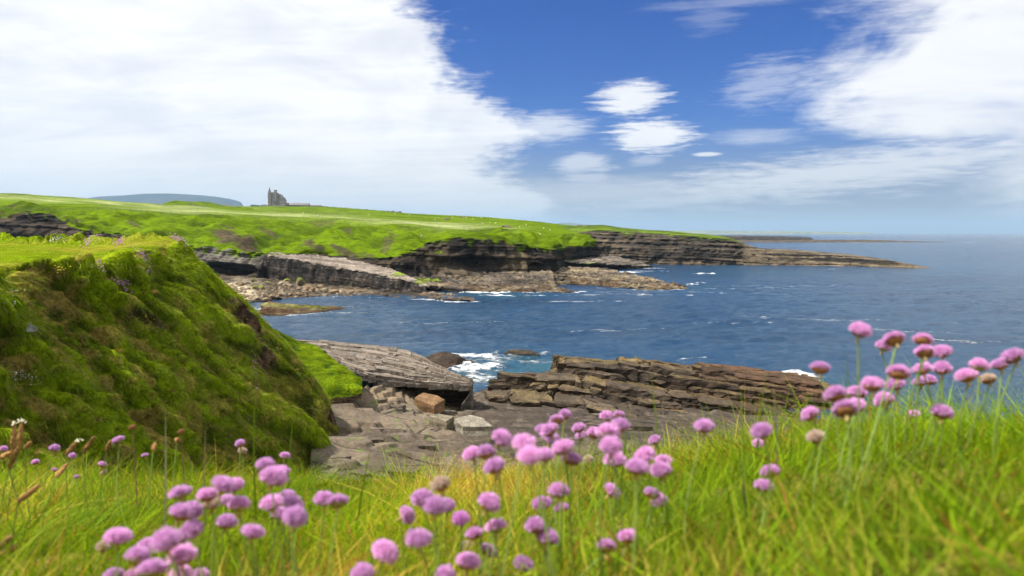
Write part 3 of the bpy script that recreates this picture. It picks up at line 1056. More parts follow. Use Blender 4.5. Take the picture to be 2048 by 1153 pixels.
# middle tongue of bedded rock
top = [W(775, 541, 216), W(830, 541, 213), W(900, 543, 217), W(980, 543, 222), W(1050, 541, 226), W(1105, 541, 228)]
mid_ = [W(790, 556, 205), W(850, 560, 204), W(920, 562, 205), W(1000, 560, 208), W(1070, 562, 206), W(1110, 566, 203)]
edge_ = [W(815, 567, 196), W(880, 574, 192), W(950, 578, 191), W(1030, 579, 192), W(1100, 580, 192), W(1150, 581, 194)]
foot_ = [Wz(830, 578, 0.2), Wz(900, 583, 0.2), Wz(970, 584.5, 0.2), Wz(1050, 584.5, 0.2), Wz(1110, 584, 0.2), Wz(1156, 583, 0.2)]
shelf('rock_shelf', [top, mid_, edge_, foot_, front(foot_, -3)], [44, 52, 60, 60, 44], [44, 44, 24, 5],
      'brown tongue of thin tilted beds under the dark overhanging cliff', 1.0, (0.07, 0.03), (ROCK_D, ROCK_M, ROCK_W * 1.1), 1.8, 8, 0.7, 0.2, 1.0,
      [(852, 559, 30, 3, 0.6)], joint=0.8)
# right tongue with the tawny end
top = [W(1075, 541, 232), W(1140, 533, 246), W(1200, 535, 244), W(1260, 545, 228), W(1320, 558, 214), W(1372, 570, 207)]
edge_ = [W(1085, 552, 224), W(1140, 548, 229), W(1200, 552, 222), W(1260, 559, 214), W(1320, 566, 208), W(1374, 572, 206)]
foot_ = [Wz(1090, 571, 0.2), Wz(1140, 568.5, 0.2), Wz(1200, 572, 0.2), Wz(1260, 576, 0.2), Wz(1320, 578.5, 0.2), Wz(1378, 575.5, 0.2)]
shelf('rock_shelf', [top, edge_, foot_, front(foot_, -3)], [48, 52, 56, 56, 44], [40, 50, 5],
      'tawny bedded rock tongue ending in a foaming tip in the bay', 1.1, (0.05, 0.02), (ROCK_D, ROCK_W, ROCK_W * 1.3), 1.8, 12, 0.75, 0.3, 0.9, joint=0.9)
# ledges between the two cliffs, with green weed and sand
top = [W(1090, 503, 300), W(1130, 505, 320), W(1180, 507, 340), W(1230, 512, 345), W(1290, 524, 345)]
mid_ = [W(1092, 512, 285), W(1130, 513, 300), W(1180, 514, 315), W(1230, 519, 325), W(1290, 527, 335)]
edge_ = [W(1094, 520, 262), W(1135, 523, 270), W(1185, 526, 285), W(1240, 529, 305), W(1300, 531, 325)]
foot_ = [Wz(1094, 545, 0.2), Wz(1140, 542, 0.2), Wz(1190, 540, 0.2), Wz(1245, 538, 0.2), Wz(1305, 535, 0.2)]
shelf('rock_shelf', [top, mid_, edge_, foot_, front(foot_, -3)], [26, 28, 28, 26], [16, 16, 26, 5],
      'stepped ledges with bright weed and tan sand between the two cliffs', 1.1, (0.02, 0.0), (ROCK_D * 0.8, ROCK_D * 1.4, ROCK_W * 1.2), 0.6, 15, 0.3, 0.5,
      0.9, [(1130, 519, 34, 2.2, 0.9), (1175, 526, 20, 1.8, 0.6)], joint=1.0)
# far island reef
top = [W(1420, 472, 1400), W(1440, 471, 1400), W(1500, 471.5, 1400), W(1580, 473, 1400), W(1617, 475, 1400), W(1622, 478, 1400)]
edge_ = [W(1418, 473, 1340), W(1440, 472.3, 1340), W(1500, 473, 1340), W(1580, 474.5, 1340), W(1618, 476.2, 1340), W(1624, 479, 1340)]
foot_ = [Wz(1418, 483.5, 0.5), Wz(1440, 483.5, 0.5), Wz(1500, 483.5, 0.5), Wz(1580, 483.5, 0.5), Wz(1620, 483.5, 0.5), Wz(1626, 483.5, 0.5)]
back_ = [p + np.array((0, 60, -8)) for p in top]
shelf('rock_island', [back_, top, edge_, foot_, front(foot_, -3, 4)], [10, 24, 30, 20, 8], [4, 8, 18, 3],
      'dark flat-topped cliff island far out beyond the green point', 3.0, (0.0, 0), (ROCK_D * 0.8, ROCK_D, ROCK_M), 1.5, 19, 0, 0.1, 0.3, joint=4.0)
top = [W(1450, 479.5, 1330), W(1550, 480.5, 1330), W(1640, 479.8, 1300), W(1720, 480, 1300), W(1800, 482, 1300), W(1880, 484.2, 1300), W(1900, 484.7, 1300)]
foot_ = [Wz(1450, 485, 0.2), Wz(1550, 485.3, 0.2), Wz(1640, 485.3, 0.2), Wz(1720, 485, 0.2), Wz(1800, 485, 0.2), Wz(1880, 485, 0.2), Wz(1905, 485, 0.2)]
back_ = [p + np.array((0, 80, 0)) for p in top]
for p in back_:
    p[2] = -2
shelf('rock_reef', [back_, top, foot_, front(foot_, -3, 4)], [20, 20, 20, 20, 16, 6], [5, 14, 3],
      'long low brown reef on the far water with surf at its end', 1.2, (0.0, 0), (ROCK_D, ROCK_M, ROCK_W), 1.5, 21, 0, 0.1, 0.8, joint=2.0)


# ------------------------------------------------------------------ the near grassy hill
def build_near_hill():
    # columns A..K, rows: mound crest, lawn back, rim, slope ..., bottom; then a hidden back side
    mound = [(-300, 470, 56), (-60, 472, 56), (0, 475, 55), (50, 477, 54), (90, 478, 54), (130, 477, 53), (180, 479, 52), (235, 477, 51),
             (285, 475, 50), (325, 473.5, 50), (366, 484, 50)]
    lawn = [(-300, 487, 44), (-60, 488, 45), (0, 489, 45), (40, 490.5, 44), (80, 492.5, 44), (130, 495, 43), (185, 498, 42), (240, 492, 43),
            (288, 482, 46), (330, 477, 48), (368, 486, 49)]
    rim = [(-300, 575, 17), (-70, 545, 20), (27, 531, 22.5), (85, 516, 25.5), (143, 513, 28.5), (191, 519, 30), (239, 513, 32), (275, 499, 36.5),
           (320, 492, 41), (350, 484, 45), (371, 490, 47)]
    bottom = [(-380, 960, 13), (0, 960, 16), (110, 960, 18), (200, 960, 20), (290, 960, 23), (370, 960, 26), (450, 955, 30), (530, 945, 34),
              (600, 930, 38.5), (650, 910, 42.5), (686, 893, 45)]
    sil = [(371, 490, 47), (395, 525, 46.8), (432, 553, 46.7), (478, 592, 46.6), (530, 646, 46.5), (580, 700, 46.2), (625, 757, 46), (662, 815, 45.6),
           (686, 893, 45)]
    R = []
    drop = []
    for i, m in enumerate(mound):
        p = W(*m); p[1] += 4; p[2] -= 7; drop.append(p)
    R.append(drop)
    R.append([W(*m) for m in mound])
    R.append([W(*m) for m in lawn])
    nr = len(sil)
    tt = [0, .10, .19, .31, .45, .60, .74, .87, 1.0]
    for k in range(nr):
        t = tt[k]
        row = []
        for i in range(11):
            a, b = rim[i], bottom[i]
            straight = np.array(a) * (1 - t) + np.array(b) * t
            sl = np.array(sil[k], float)
            # near the outline the columns follow the outline's own bend
            w = (i / 10.0) ** 3
            lin = np.array(sil[0]) * (1 - t) + np.array(sil[-1]) * t
            pt = straight + (sl - lin) * w
            row.append(W(*pt))
        R.append(row)
    R.append([np.array((p[0] + 0.9, p[1] - (p[2] + 0.5) * 0.55, -0.5)) for p in R[-1]])
    # side that turns away from the viewer
    for r in R:
        last = r[-1]
        for dy, dx, dz in ((2.5, -0.35, -0.5), (8.0, -2.5, -4.0)):
            f_ = (last[1] + dy) / last[1]
            r.append(np.array((last[0] * f_ + dx, last[1] + dy, CAM_Z + (last[2] - CAM_Z) * f_ + dz)))
    L = Loft(R, [40, 34, 34, 34, 34, 34, 34, 34, 34, 34, 16, 8], [6, 22, 40, 26, 26, 32, 36, 38, 36, 34, 30, 8])
    P0, P, V, U = L.P.copy(), L.P, L.V, L.U
    n = L.N
    slope = sstep(V, 2.95, 3.35)
    moundm = (1 - sstep(V, 1.4, 1.9)) * sstep(V, 0.4, 1.0)
    UV = np.stack([U, V, np.zeros_like(U)], -1)
    warp = fbm(P0, 0.18, 2, 0.5, 2) * 0.5
    UW = np.stack([U + warp - 0.5 * (V - 3), V, np.zeros_like(U)], -1)
    streak = fbm(UW, 1.0, 3, 0.5, 3, (1.1, 0.16, 1))              # long folds that run down the slope
    streak2 = fbm(UW, 1.0, 3, 0.55, 13, (3.6, 0.55, 1))
    lump = fbm(UW, 1.0, 4, 0.55, 5, (3.2, 1.5, 1))                # tussocks, longer down the slope than across
    small = fbm(P0, 2.0, 3, 0.55, 6)
    shelfy = fbm(P0, 0.75, 3, 0.5, 8, (0.5, 0.5, 1.6))            # little overhanging steps
    disp = slope * (streak * 1.15 + streak2 * 0.36 + lump * 0.17 + np.abs(shelfy) * 0.26 - 0.16 + small * 0.05) + moundm * (lump * 0.5 + small * 0.12) + (1 - slope) * small * 0.02
    edgefade = 1 - 0.82 * np.exp(-((U - 10) / 1.0) ** 2)
    for _ in range(140):                                           # the lawn rolls over into the slope
        sm = P.copy()
        sm[1:-1] = (P[:-2] + P[1:-1] * 2 + P[2:]) / 4
        wrim = np.exp(-((V - 3.05) / 0.55) ** 2)[..., None]
        P[:] = P * (1 - wrim) + sm * wrim
    P += n * (disp * edgefade)[..., None]
    # colours
    g1 = fbm(P0, 0.25, 4, 0.6, 21)
    g2 = fbm(P0, 1.1, 4, 0.6, 22)
    green = lerp(np.array((0.070, 0.100, 0.004)), np.array((0.165, 0.230, 0.005)), sstep(streak * 1.2 + streak2 * 0.5 + 0.3 * g1, -0.35, 0.4))
    lawn_c = lerp(np.array((0.120, 0.175, 0.005)), np.array((0.175, 0.180, 0.016)), sstep(fbm(P0, 0.12, 4, 0.6, 25, (1, 0.4, 1)), -0.3, 0.5))
    col = lerp(lawn_c, green, slope)
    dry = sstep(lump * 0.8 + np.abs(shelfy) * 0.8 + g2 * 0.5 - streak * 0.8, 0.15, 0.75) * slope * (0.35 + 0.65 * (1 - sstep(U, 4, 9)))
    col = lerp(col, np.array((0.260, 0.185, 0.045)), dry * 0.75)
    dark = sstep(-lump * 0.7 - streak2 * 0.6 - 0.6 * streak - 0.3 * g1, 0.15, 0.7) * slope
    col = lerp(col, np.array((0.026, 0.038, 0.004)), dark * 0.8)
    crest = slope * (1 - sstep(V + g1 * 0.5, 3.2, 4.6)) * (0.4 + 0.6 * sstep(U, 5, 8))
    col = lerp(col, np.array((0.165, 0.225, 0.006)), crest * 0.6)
    pxg, pyg = project(P0)
    bare = np.zeros_like(V)

    def scar(cx, cy, rx, ry, rot, am):
        nonlocal bare
        c, s = math.cos(rot), math.sin(rot)
        dx, dy = pxg - cx, pyg - cy
        a, b = (dx * c + dy * s) / rx, (-dx * s + dy * c) / ry
        r = np.sqrt(a * a + b * b) + g2 * 0.5 + small * 0.3
        bare = np.maximum(bare, am * (1 - sstep(r, 0.6, 1.05)))
    scar(500, 645, 60, 17, 0.85, 1.0)
    scar(540, 715, 34, 15, 0.8, 0.95)
    scar(300, 650, 60, 10, 0.5, 0.85)
    scar(505, 775, 16, 26, 0.0, 0.6)
    scar(672, 835, 26, 14, 0.6, 1.0)
    scar(672, 878, 22, 14, 0.2, 1.0)
    scar(355, 492, 8, 6, 0, 0.6)
    soil = lerp(np.array((0.030, 0.020, 0.013)), np.array((0.10, 0.062, 0.036)), sstep(fbm(P0, 2.2, 3, 0.6, 43), -0.4, 0.5))
    col = lerp(col, soil, bare)
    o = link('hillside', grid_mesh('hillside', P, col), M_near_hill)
    tag(o, 'steep tussocky green hillside with a flat lawn on top', kind='structure')
    L.N = L.normals()
    L.bare, L.dry, L.dark, L.slope, L.col = bare, dry, dark, slope, col * np.array((1.18, 1.22, 1.0))
    return L


HILL = build_near_hill()


def build_blades(name, roots, dirs, length, width, colors, droop, material, segs=3, side=None, tip_col=None):
    """ribbons of grass; roots N,3; dirs N,3 unit"""
    N = len(roots)
    if side is None:
        a = rng.uniform(0, 2 * np.pi, N)
        side = np.stack([np.cos(a), np.sin(a), np.zeros(N)], -1)
    side = side - dirs * (side * dirs).sum(1, keepdims=True)
    side /= np.maximum(np.linalg.norm(side, axis=1, keepdims=True), 1e-6)
    levels = np.linspace(0, 1, segs + 1)
    V, C = [], []
    for k, t in enumerate(levels):
        c = roots + dirs * (length * t)[:, None] + droop * (length * t * t)[:, None]
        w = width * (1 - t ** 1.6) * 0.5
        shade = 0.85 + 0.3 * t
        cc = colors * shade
        if k < segs:
            V.append(c - side * w[:, None]); V.append(c + side * w[:, None])
            C += [cc, cc]
        else:
            V.append(c); C.append(cc)
    per = 2 * segs + 1
    verts = np.stack(V, 1).reshape(-1, 3)
    cols = np.stack(C, 1).reshape(-1, 3)
    base = np.arange(N)[:, None] * per
    quads = []
    for k in range(segs - 1):
        quads.append(base + np.array([2 * k, 2 * k + 1, 2 * k + 3, 2 * k + 2]))
    tri = base + np.array([2 * segs - 2, 2 * segs - 1, 2 * segs])
    flat = np.concatenate([np.concatenate(quads, 1) if quads else np.zeros((N, 0), int), tri], 1)
    counts = np.tile([4] * (segs - 1) + [3], N)
    return new_mesh(name, verts, flat, counts, cols, True)


def sample_loft(L, count, weight):
    w = weight[:-1, :-1].copy()
    a = L.P[1:, :-1] - L.P[:-1, :-1]
    b = L.P[:-1, 1:] - L.P[:-1, :-1]
    w *= np.linalg.norm(np.cross(a, b), axis=2)
    c = np.cumsum(w.ravel())
    k = np.searchsorted(c, rng.uniform(0, c[-1], count))
    k = np.clip(k, 0, w.size - 1)
    i, j = np.unravel_index(k, w.shape)
    s, t = rng.uniform(0, 1, (2, count))
    P = L.P[i, j] + (L.P[i + 1, j] - L.P[i, j]) * s[:, None] + (L.P[i, j + 1] - L.P[i, j]) * t[:, None]
    return P, L.N[i, j], (i, j)


def hill_grass():
    L = HILL
    dist = L.P[..., 1]
    w = (0.15 + 0.85 * L.slope) * (1 - 0.9 * L.bare) * (L.V > 0.8) * (L.U < 10.9)
    w = w / np.maximum(dist, 14) ** 1.2
    w *= (dist > 14)
    N = 150000
    P, n, ij = sample_loft(L, N, w)
    slope = L.slope[ij]
    down = np.array((0.35, -0.35, -1.0)); down = down / np.linalg.norm(down)
    d = n * 0.55 + np.array((0.30, -0.12, -0.28)) * slope[:, None] + np.array((0, 0, 0.30)) + rng.normal(0, 0.25, (N, 3))
    clump = np.stack([fbm(P, 1.3, 2, 0.5, 71), fbm(P, 1.3, 2, 0.5, 72), np.zeros(N)], -1)
    d += clump * 0.7
    d /= np.linalg.norm(d, axis=1, keepdims=True)
    ln = rng.uniform(0.12, 0.42, N) * (0.22 + 0.78 * slope) * (0.5 + 1.3 * np.clip(fbm(P, 0.9, 2, 0.5, 73) + 0.25, 0, 1))
    wd = rng.uniform(0.010, 0.018, N) * np.clip(P[:, 1] / 28, 0.7, 1.6)
    col = L.col[ij] * rng.uniform(0.7, 1.7, (N, 1))
    straw = rng.uniform(0, 1, N) < (0.10 + 0.45 * L.dry[ij])
    col = np.where(straw[:, None], np.array((0.34, 0.25, 0.075)) * rng.uniform(0.6, 1.3, (N, 1)), col)
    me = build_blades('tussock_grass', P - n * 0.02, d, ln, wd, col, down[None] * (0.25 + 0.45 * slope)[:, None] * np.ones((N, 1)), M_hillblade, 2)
    o = link('tussock_grass', me, M_hillblade)
    # separate taller tufts
    K, B = 950, 42
    w2 = L.slope * (1 - L.bare) * (L.U < 10.2) * (dist > 15) / np.maximum(dist, 14)
    C, nc, ic = sample_loft(L, K, w2)
    root = np.repeat(C, B, 0) + rng.normal(0, 0.07, (K * B, 3)) * np.array((1, 1, 0.4))
    nn = np.repeat(nc, B, 0)
    dd = nn * 0.5 + np.array((0, 0, 0.7)) + rng.normal(0, 0.42, (K * B, 3))
    dd /= np.linalg.norm(dd, axis=1, keepdims=True)
    big = np.repeat(rng.uniform(0.7, 1.5, K), B)
    tone = rng.uniform(0, 1, K)
    tc = np.where((tone < 0.30)[:, None], np.array((0.30, 0.22, 0.06)), np.where((tone < 0.55)[:, None], np.array((0.055, 0.085, 0.006)), np.array((0.15, 0.21, 0.006))))
    tcol = np.repeat(tc, B, 0) * rng.uniform(0.6, 1.5, (K * B, 1))
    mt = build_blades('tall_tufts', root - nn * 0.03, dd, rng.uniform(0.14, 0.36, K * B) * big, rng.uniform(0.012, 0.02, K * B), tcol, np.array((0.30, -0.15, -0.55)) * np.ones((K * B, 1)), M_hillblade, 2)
    tag(link('tussock_tufts', mt, M_hillblade), 'scattered taller grass tufts standing out of the hillside turf', 'grass', kind='stuff')
    tag(o, 'long combed green and straw tussock grass on the hillside', 'grass', kind='stuff')


hill_grass()


# grass ledge below the hill
def build_ledge():
    rows = [[W(505, 640, 56), W(540, 655, 60), W(585, 676, 64), W(625, 690, 62), W(660, 715, 58), W(700, 742, 55), W(722, 757, 54)],
            [W(500, 665, 53), W(545, 690, 55), W(590, 708, 57), W(630, 722, 56), W(665, 742, 53.5), W(702, 757, 52.5), W(724, 766, 52)],
            [W(520, 720, 50), W(560, 745, 50), W(600, 760, 51), W(640, 770, 51), W(670, 776, 51), W(704, 779, 51), W(725, 778, 51)],
            [W(560, 790, 48), W(590, 800, 48.5), W(620, 804, 49), W(650, 800, 50), W(675, 796, 50.5), W(704, 791, 50.8), W(724, 788, 50.9)],
            [W(570, 830, 47.5), W(600, 830, 48), W(625, 825, 48.7), W(652, 812, 49.8), W(678, 806, 50.4), W(704, 802, 50.7), W(723, 798, 50.8)]]
    L = Loft(rows, 22, [22, 26, 24, 10])
    P0 = L.P.copy()
    lump = fbm(P0, 0.5, 4, 0.55, 5)
    L.P += L.N * ((lump * 0.18 + fbm(P0, 1.8, 3, 0.5, 6) * 0.05) * (1 - sstep(L.V, 2.9, 3.2)))[..., None]
    g2 = fbm(P0, 0.9, 4, 0.6, 31)
    col = lerp(np.array((0.066, 0.105, 0.004)), np.array((0.112, 0.160, 0.005)), sstep(lump + g2, -0.4, 0.5))
    col = lerp(col, np.array((0.025, 0.050, 0.008)), sstep(-lump - 0.5 * g2, 0.15, 0.6) * 0.8)
    bare = np.clip(sstep(L.V + g2 * 0.5, 2.85, 3.2) + (1 - sstep(L.U + g2, 0.3, 0.9)) * 0, 0, 1)
    col = lerp(col, np.array((0.05, 0.035, 0.022)), bare)
    o = link('grass_ledge', grid_mesh('grass_ledge', L.P, col), M_near_hill)
    tag(o, 'bright grass ledge between the hillside and the grey rock slab', kind='structure')
    L.N = L.normals()
    N = 16000
    P, n, ij = sample_loft(L, N, (1 - bare))
    d = n * 0.7 + np.array((0, 0, 0.6)) + rng.normal(0, 0.35, (N, 3))
    d /= np.linalg.norm(d, axis=1, keepdims=True)
    me = build_blades('ledge_grass', P, d, rng.uniform(0.05, 0.14, N), rng.uniform(0.014, 0.022, N), col[ij] * rng.uniform(0.8, 1.5, (N, 1)),
                      np.array((0.2, -0.1, -0.35)) * np.ones((N, 1)), M_hillblade, 2)
    tag(link('ledge_grass', me, M_hillblade), 'short bright grass on the ledge above the slab', 'grass', kind='stuff')
    return L


LEDGE = build_ledge()


# ------------------------------------------------------------------ near shore: platform, slab, ridge, blocks
def prism(poly, top, bot, chamfer=0.05, rings=3, wob=0.04, seed=0, fine=0.0):
    """a jointed block of rock: plan polygon (n,2), top height per corner, bottom height, ragged bedded sides, worn top edge"""
    r = np.random.default_rng(seed)
    poly = np.asarray(poly, float)
    # two points more on every long side
    pts, tz = [], []
    n = len(poly)
    for i in range(n):
        a, b = poly[i], poly[(i + 1) % n]
        za, zb = top[i], top[(i + 1) % n]
        m = 2 if np.hypot(*(b - a)) > 0.5 else 1
        if fine:
            m = max(1, int(round(np.hypot(*(b - a)) / fine)))
        for k in range(m):
            t = k / m
            q = a * (1 - t) + b * t
            if k:
                q = q + r.normal(0, 0.06, 2) * (0.6 if fine else np.hypot(*(b - a)) * 0.5)
            pts.append(q); tz.append(za * (1 - t) + zb * t)
    pts = np.array(pts); tz = np.array(tz)
    c = pts.mean(0)
    n = len(pts)
    V = []
    levels = np.linspace(0, 1, rings + 1)
    for k, t in enumerate(levels):
        o = r.uniform(-wob, wob) + r.normal(0, wob * 0.6, n)
        rad = pts - c
        q = c + rad * (1 + (o / np.maximum(np.hypot(rad[:, 0], rad[:, 1]), 0.2))[:, None])
        z = bot * (1 - t) + (tz - chamfer * 0.8) * t
        if k == 0:
            q = c + rad
        V += [(q[i, 0], q[i, 1], z[i]) for i in range(n)]
    rad = pts - c
    L = np.maximum(np.hypot(rad[:, 0], rad[:, 1]), 0.1)
    q = c + rad * (1 - np.minimum(chamfer * r.uniform(0.6, 1.6, n) / L, 0.5))[:, None]
    zt = tz + r.normal(0, wob * 0.25, n)
    V += [(q[i, 0], q[i, 1], zt[i]) for i in range(n)]
    q2 = c + rad * 0.5
    V += [(q2[i, 0], q2[i, 1], tz[i] * 0.5 + tz.mean() * 0.5 + r.normal(0, wob * 0.3)) for i in range(n)]
    V.append((c[0], c[1], tz.mean() + r.normal(0, wob * 0.3)))
    faces, counts = [], []
    R = rings + 3
    for k in range(R - 1):
        for i in range(n):
            j = (i + 1) % n
            faces += [k * n + i, k * n + j, (k + 1) * n + j, (k + 1) * n + i]; counts.append(4)
    last = (R - 1) * n
    for i in range(n):
        faces += [last + i, last + (i + 1) % n, R * n]; counts.append(3)
    V = np.array(V)
    return V, faces, counts


def prism_object(name, parent, material, V, faces, counts, color, cfun=None):
    c0 = V.mean(0)
    c0 = np.array((c0[0], c0[1], V[:, 2].min()))
    cols = np.tile(np.asarray(color), (len(V), 1)) if cfun is None else cfun(V)
    area = (V[:, 0].max() - V[:, 0].min())
    me = new_mesh(name, V, faces, counts, cols, smooth=False)
    o = link(name, me, material, parent)
    return o


M_slab = mat_surface('grey_slab_rock', (1.3, 7.0), 0.42, 0.9, 0.9, 0.06, stretch=(1, 1, 1), strata=(3.0, 0.03, 0.03, 0.3), tint=(2.5, (0.42, 0.39, 0.34), 0.5))
M_ridge = mat_surface('brown_ridge_rock', (0.9, 5.0), 0.5, 0.85, 0.9, 0.10, strata=(2.6, DIP, 0.0, 0.5), tint=(0.8, (0.055, 0.030, 0.015), 0.55), spec=0.3)
M_block = mat_surface('loose_block_rock', (1.5, 8.0), 0.4, 0.9, 0.8, 0.05)


def build_platform():
    rows = [[Wz(560, 815, 3.9), Wz(690, 778, 4.2), Wz(780, 768, 3.4), Wz(860, 782, 1.5), Wz(940, 786, 0.8), Wz(985, 772, 0.5), Wz(1060, 790, 0.5), Wz(1200, 800, 0.3), Wz(1500, 820, 0.2), Wz(1800, 850, 0.0)],
            [Wz(600, 850, 3.5), Wz(700, 805, 3.6), Wz(790, 795, 2.9), Wz(860, 812, 1.45), Wz(930, 817, 0.9), Wz(985, 808, 0.9), Wz(1070, 815, 0.9), Wz(1220, 840, 0.9), Wz(1500, 860, 0.6), Wz(1800, 890, 0.0)],
            [Wz(620, 880, 3.2), Wz(710, 845, 3.0), Wz(800, 835, 2.5), Wz(870, 840, 1.9), Wz(930, 838, 1.5), Wz(1000, 836, 1.3), Wz(1090, 845, 1.2), Wz(1240, 868, 1.3), Wz(1500, 890, 1.0), Wz(1800, 930, 0.2)],
            [Wz(620, 925, 2.8), Wz(710, 890, 2.7), Wz(800, 875, 2.3), Wz(870, 875, 2.0), Wz(940, 876, 1.8), Wz(1010, 874, 1.6), Wz(1110, 885, 1.6), Wz(1260, 905, 1.6), Wz(1500, 930, 1.3), Wz(1800, 980, 0.3)],
            [Wz(600, 990, 2.6), Wz(700, 960, 2.6), Wz(800, 940, 2.3), Wz(880, 935, 2.1), Wz(950, 940, 2.0), Wz(1020, 940, 1.9), Wz(1130, 950, 1.8), Wz(1280, 960, 1.8), Wz(1500, 1000, 1.5), Wz(1800, 1050, 0.4)],
            [Wz(560, 1150, 2.8), Wz(690, 1130, 2.7), Wz(800, 1120, 2.5), Wz(900, 1120, 2.3), Wz(980, 1120, 2.2), Wz(1060, 1120, 2.1), Wz(1160, 1120, 2.0), Wz(1320, 1120, 2.0), Wz(1550, 1150, 1.7), Wz(1850, 1200, 0.5)]]
    for rw in rows:
        e = rw[-1].copy(); e[0] += 7.0; e[2] = -1.5
        rw.append(e)
    L = Loft(rows, [30, 34, 34, 34, 34, 36, 40, 40, 24, 16], [22, 26, 34, 44, 44])
    P0, P = L.P.copy(), L.P
    sq = P[..., 2] + DIP * 0.35 * P[..., 0] + fbm(P0, 0.18, 3, 0.5, 3, (0.5, 1.3, 1)) * 0.75
    t = 0.40
    k = np.floor(sq / t)
    P[..., 2] += ((k + sstep(sq / t - k, 0.82, 1.0)) * t - sq) * 0.95
    P[..., 2] += fbm(P0, 1.4, 4, 0.55, 4) * 0.035
    b = fbm(P0, 0.30, 4, 0.6, 9, (0.5, 1.2, 1.0))
    pxg, pyg = project(P0)
    col = lerp(np.array((0.078, 0.059, 0.041)), np.array((0.150, 0.116, 0.081)), sstep(b, -0.4, 0.4))
    # wet, darker rock towards the water side
    wet = sstep(pxg + b * 60, 900, 1000) * (1 - 0.6 * sstep(pyg, 870, 920))
    col = lerp(col, np.array((0.042, 0.032, 0.024)), wet * 0.85)
    sand = np.exp(-(((pxg - 755) / 60) ** 2 + ((pyg - 790) / 14) ** 2))
    col = lerp(col, np.array((0.20, 0.145, 0.085)), np.clip(sand * 1.2 + 0.3 * np.exp(-(((pxg - 725) / 30) ** 2 + ((pyg - 845) / 10) ** 2)), 0, 0.85))
    moss = sstep(fbm(P0, 0.9, 4, 0.6, 15), 0.40, 0.6) * (1 - sstep(pxg, 820, 960))
    col = lerp(col, np.array((0.10, 0.15, 0.02)), moss * 0.7)
    o = link('rock_platform', grid_mesh('rock_platform', P, col), M_platform)
    tag(o, 'brown cracked shore platform below the hillside', kind='structure')
    L.N = L.normals()
    return L, o


PLAT, plat_obj = build_platform()


def rows_to_plan(rows):
    return np.array(rows, float)


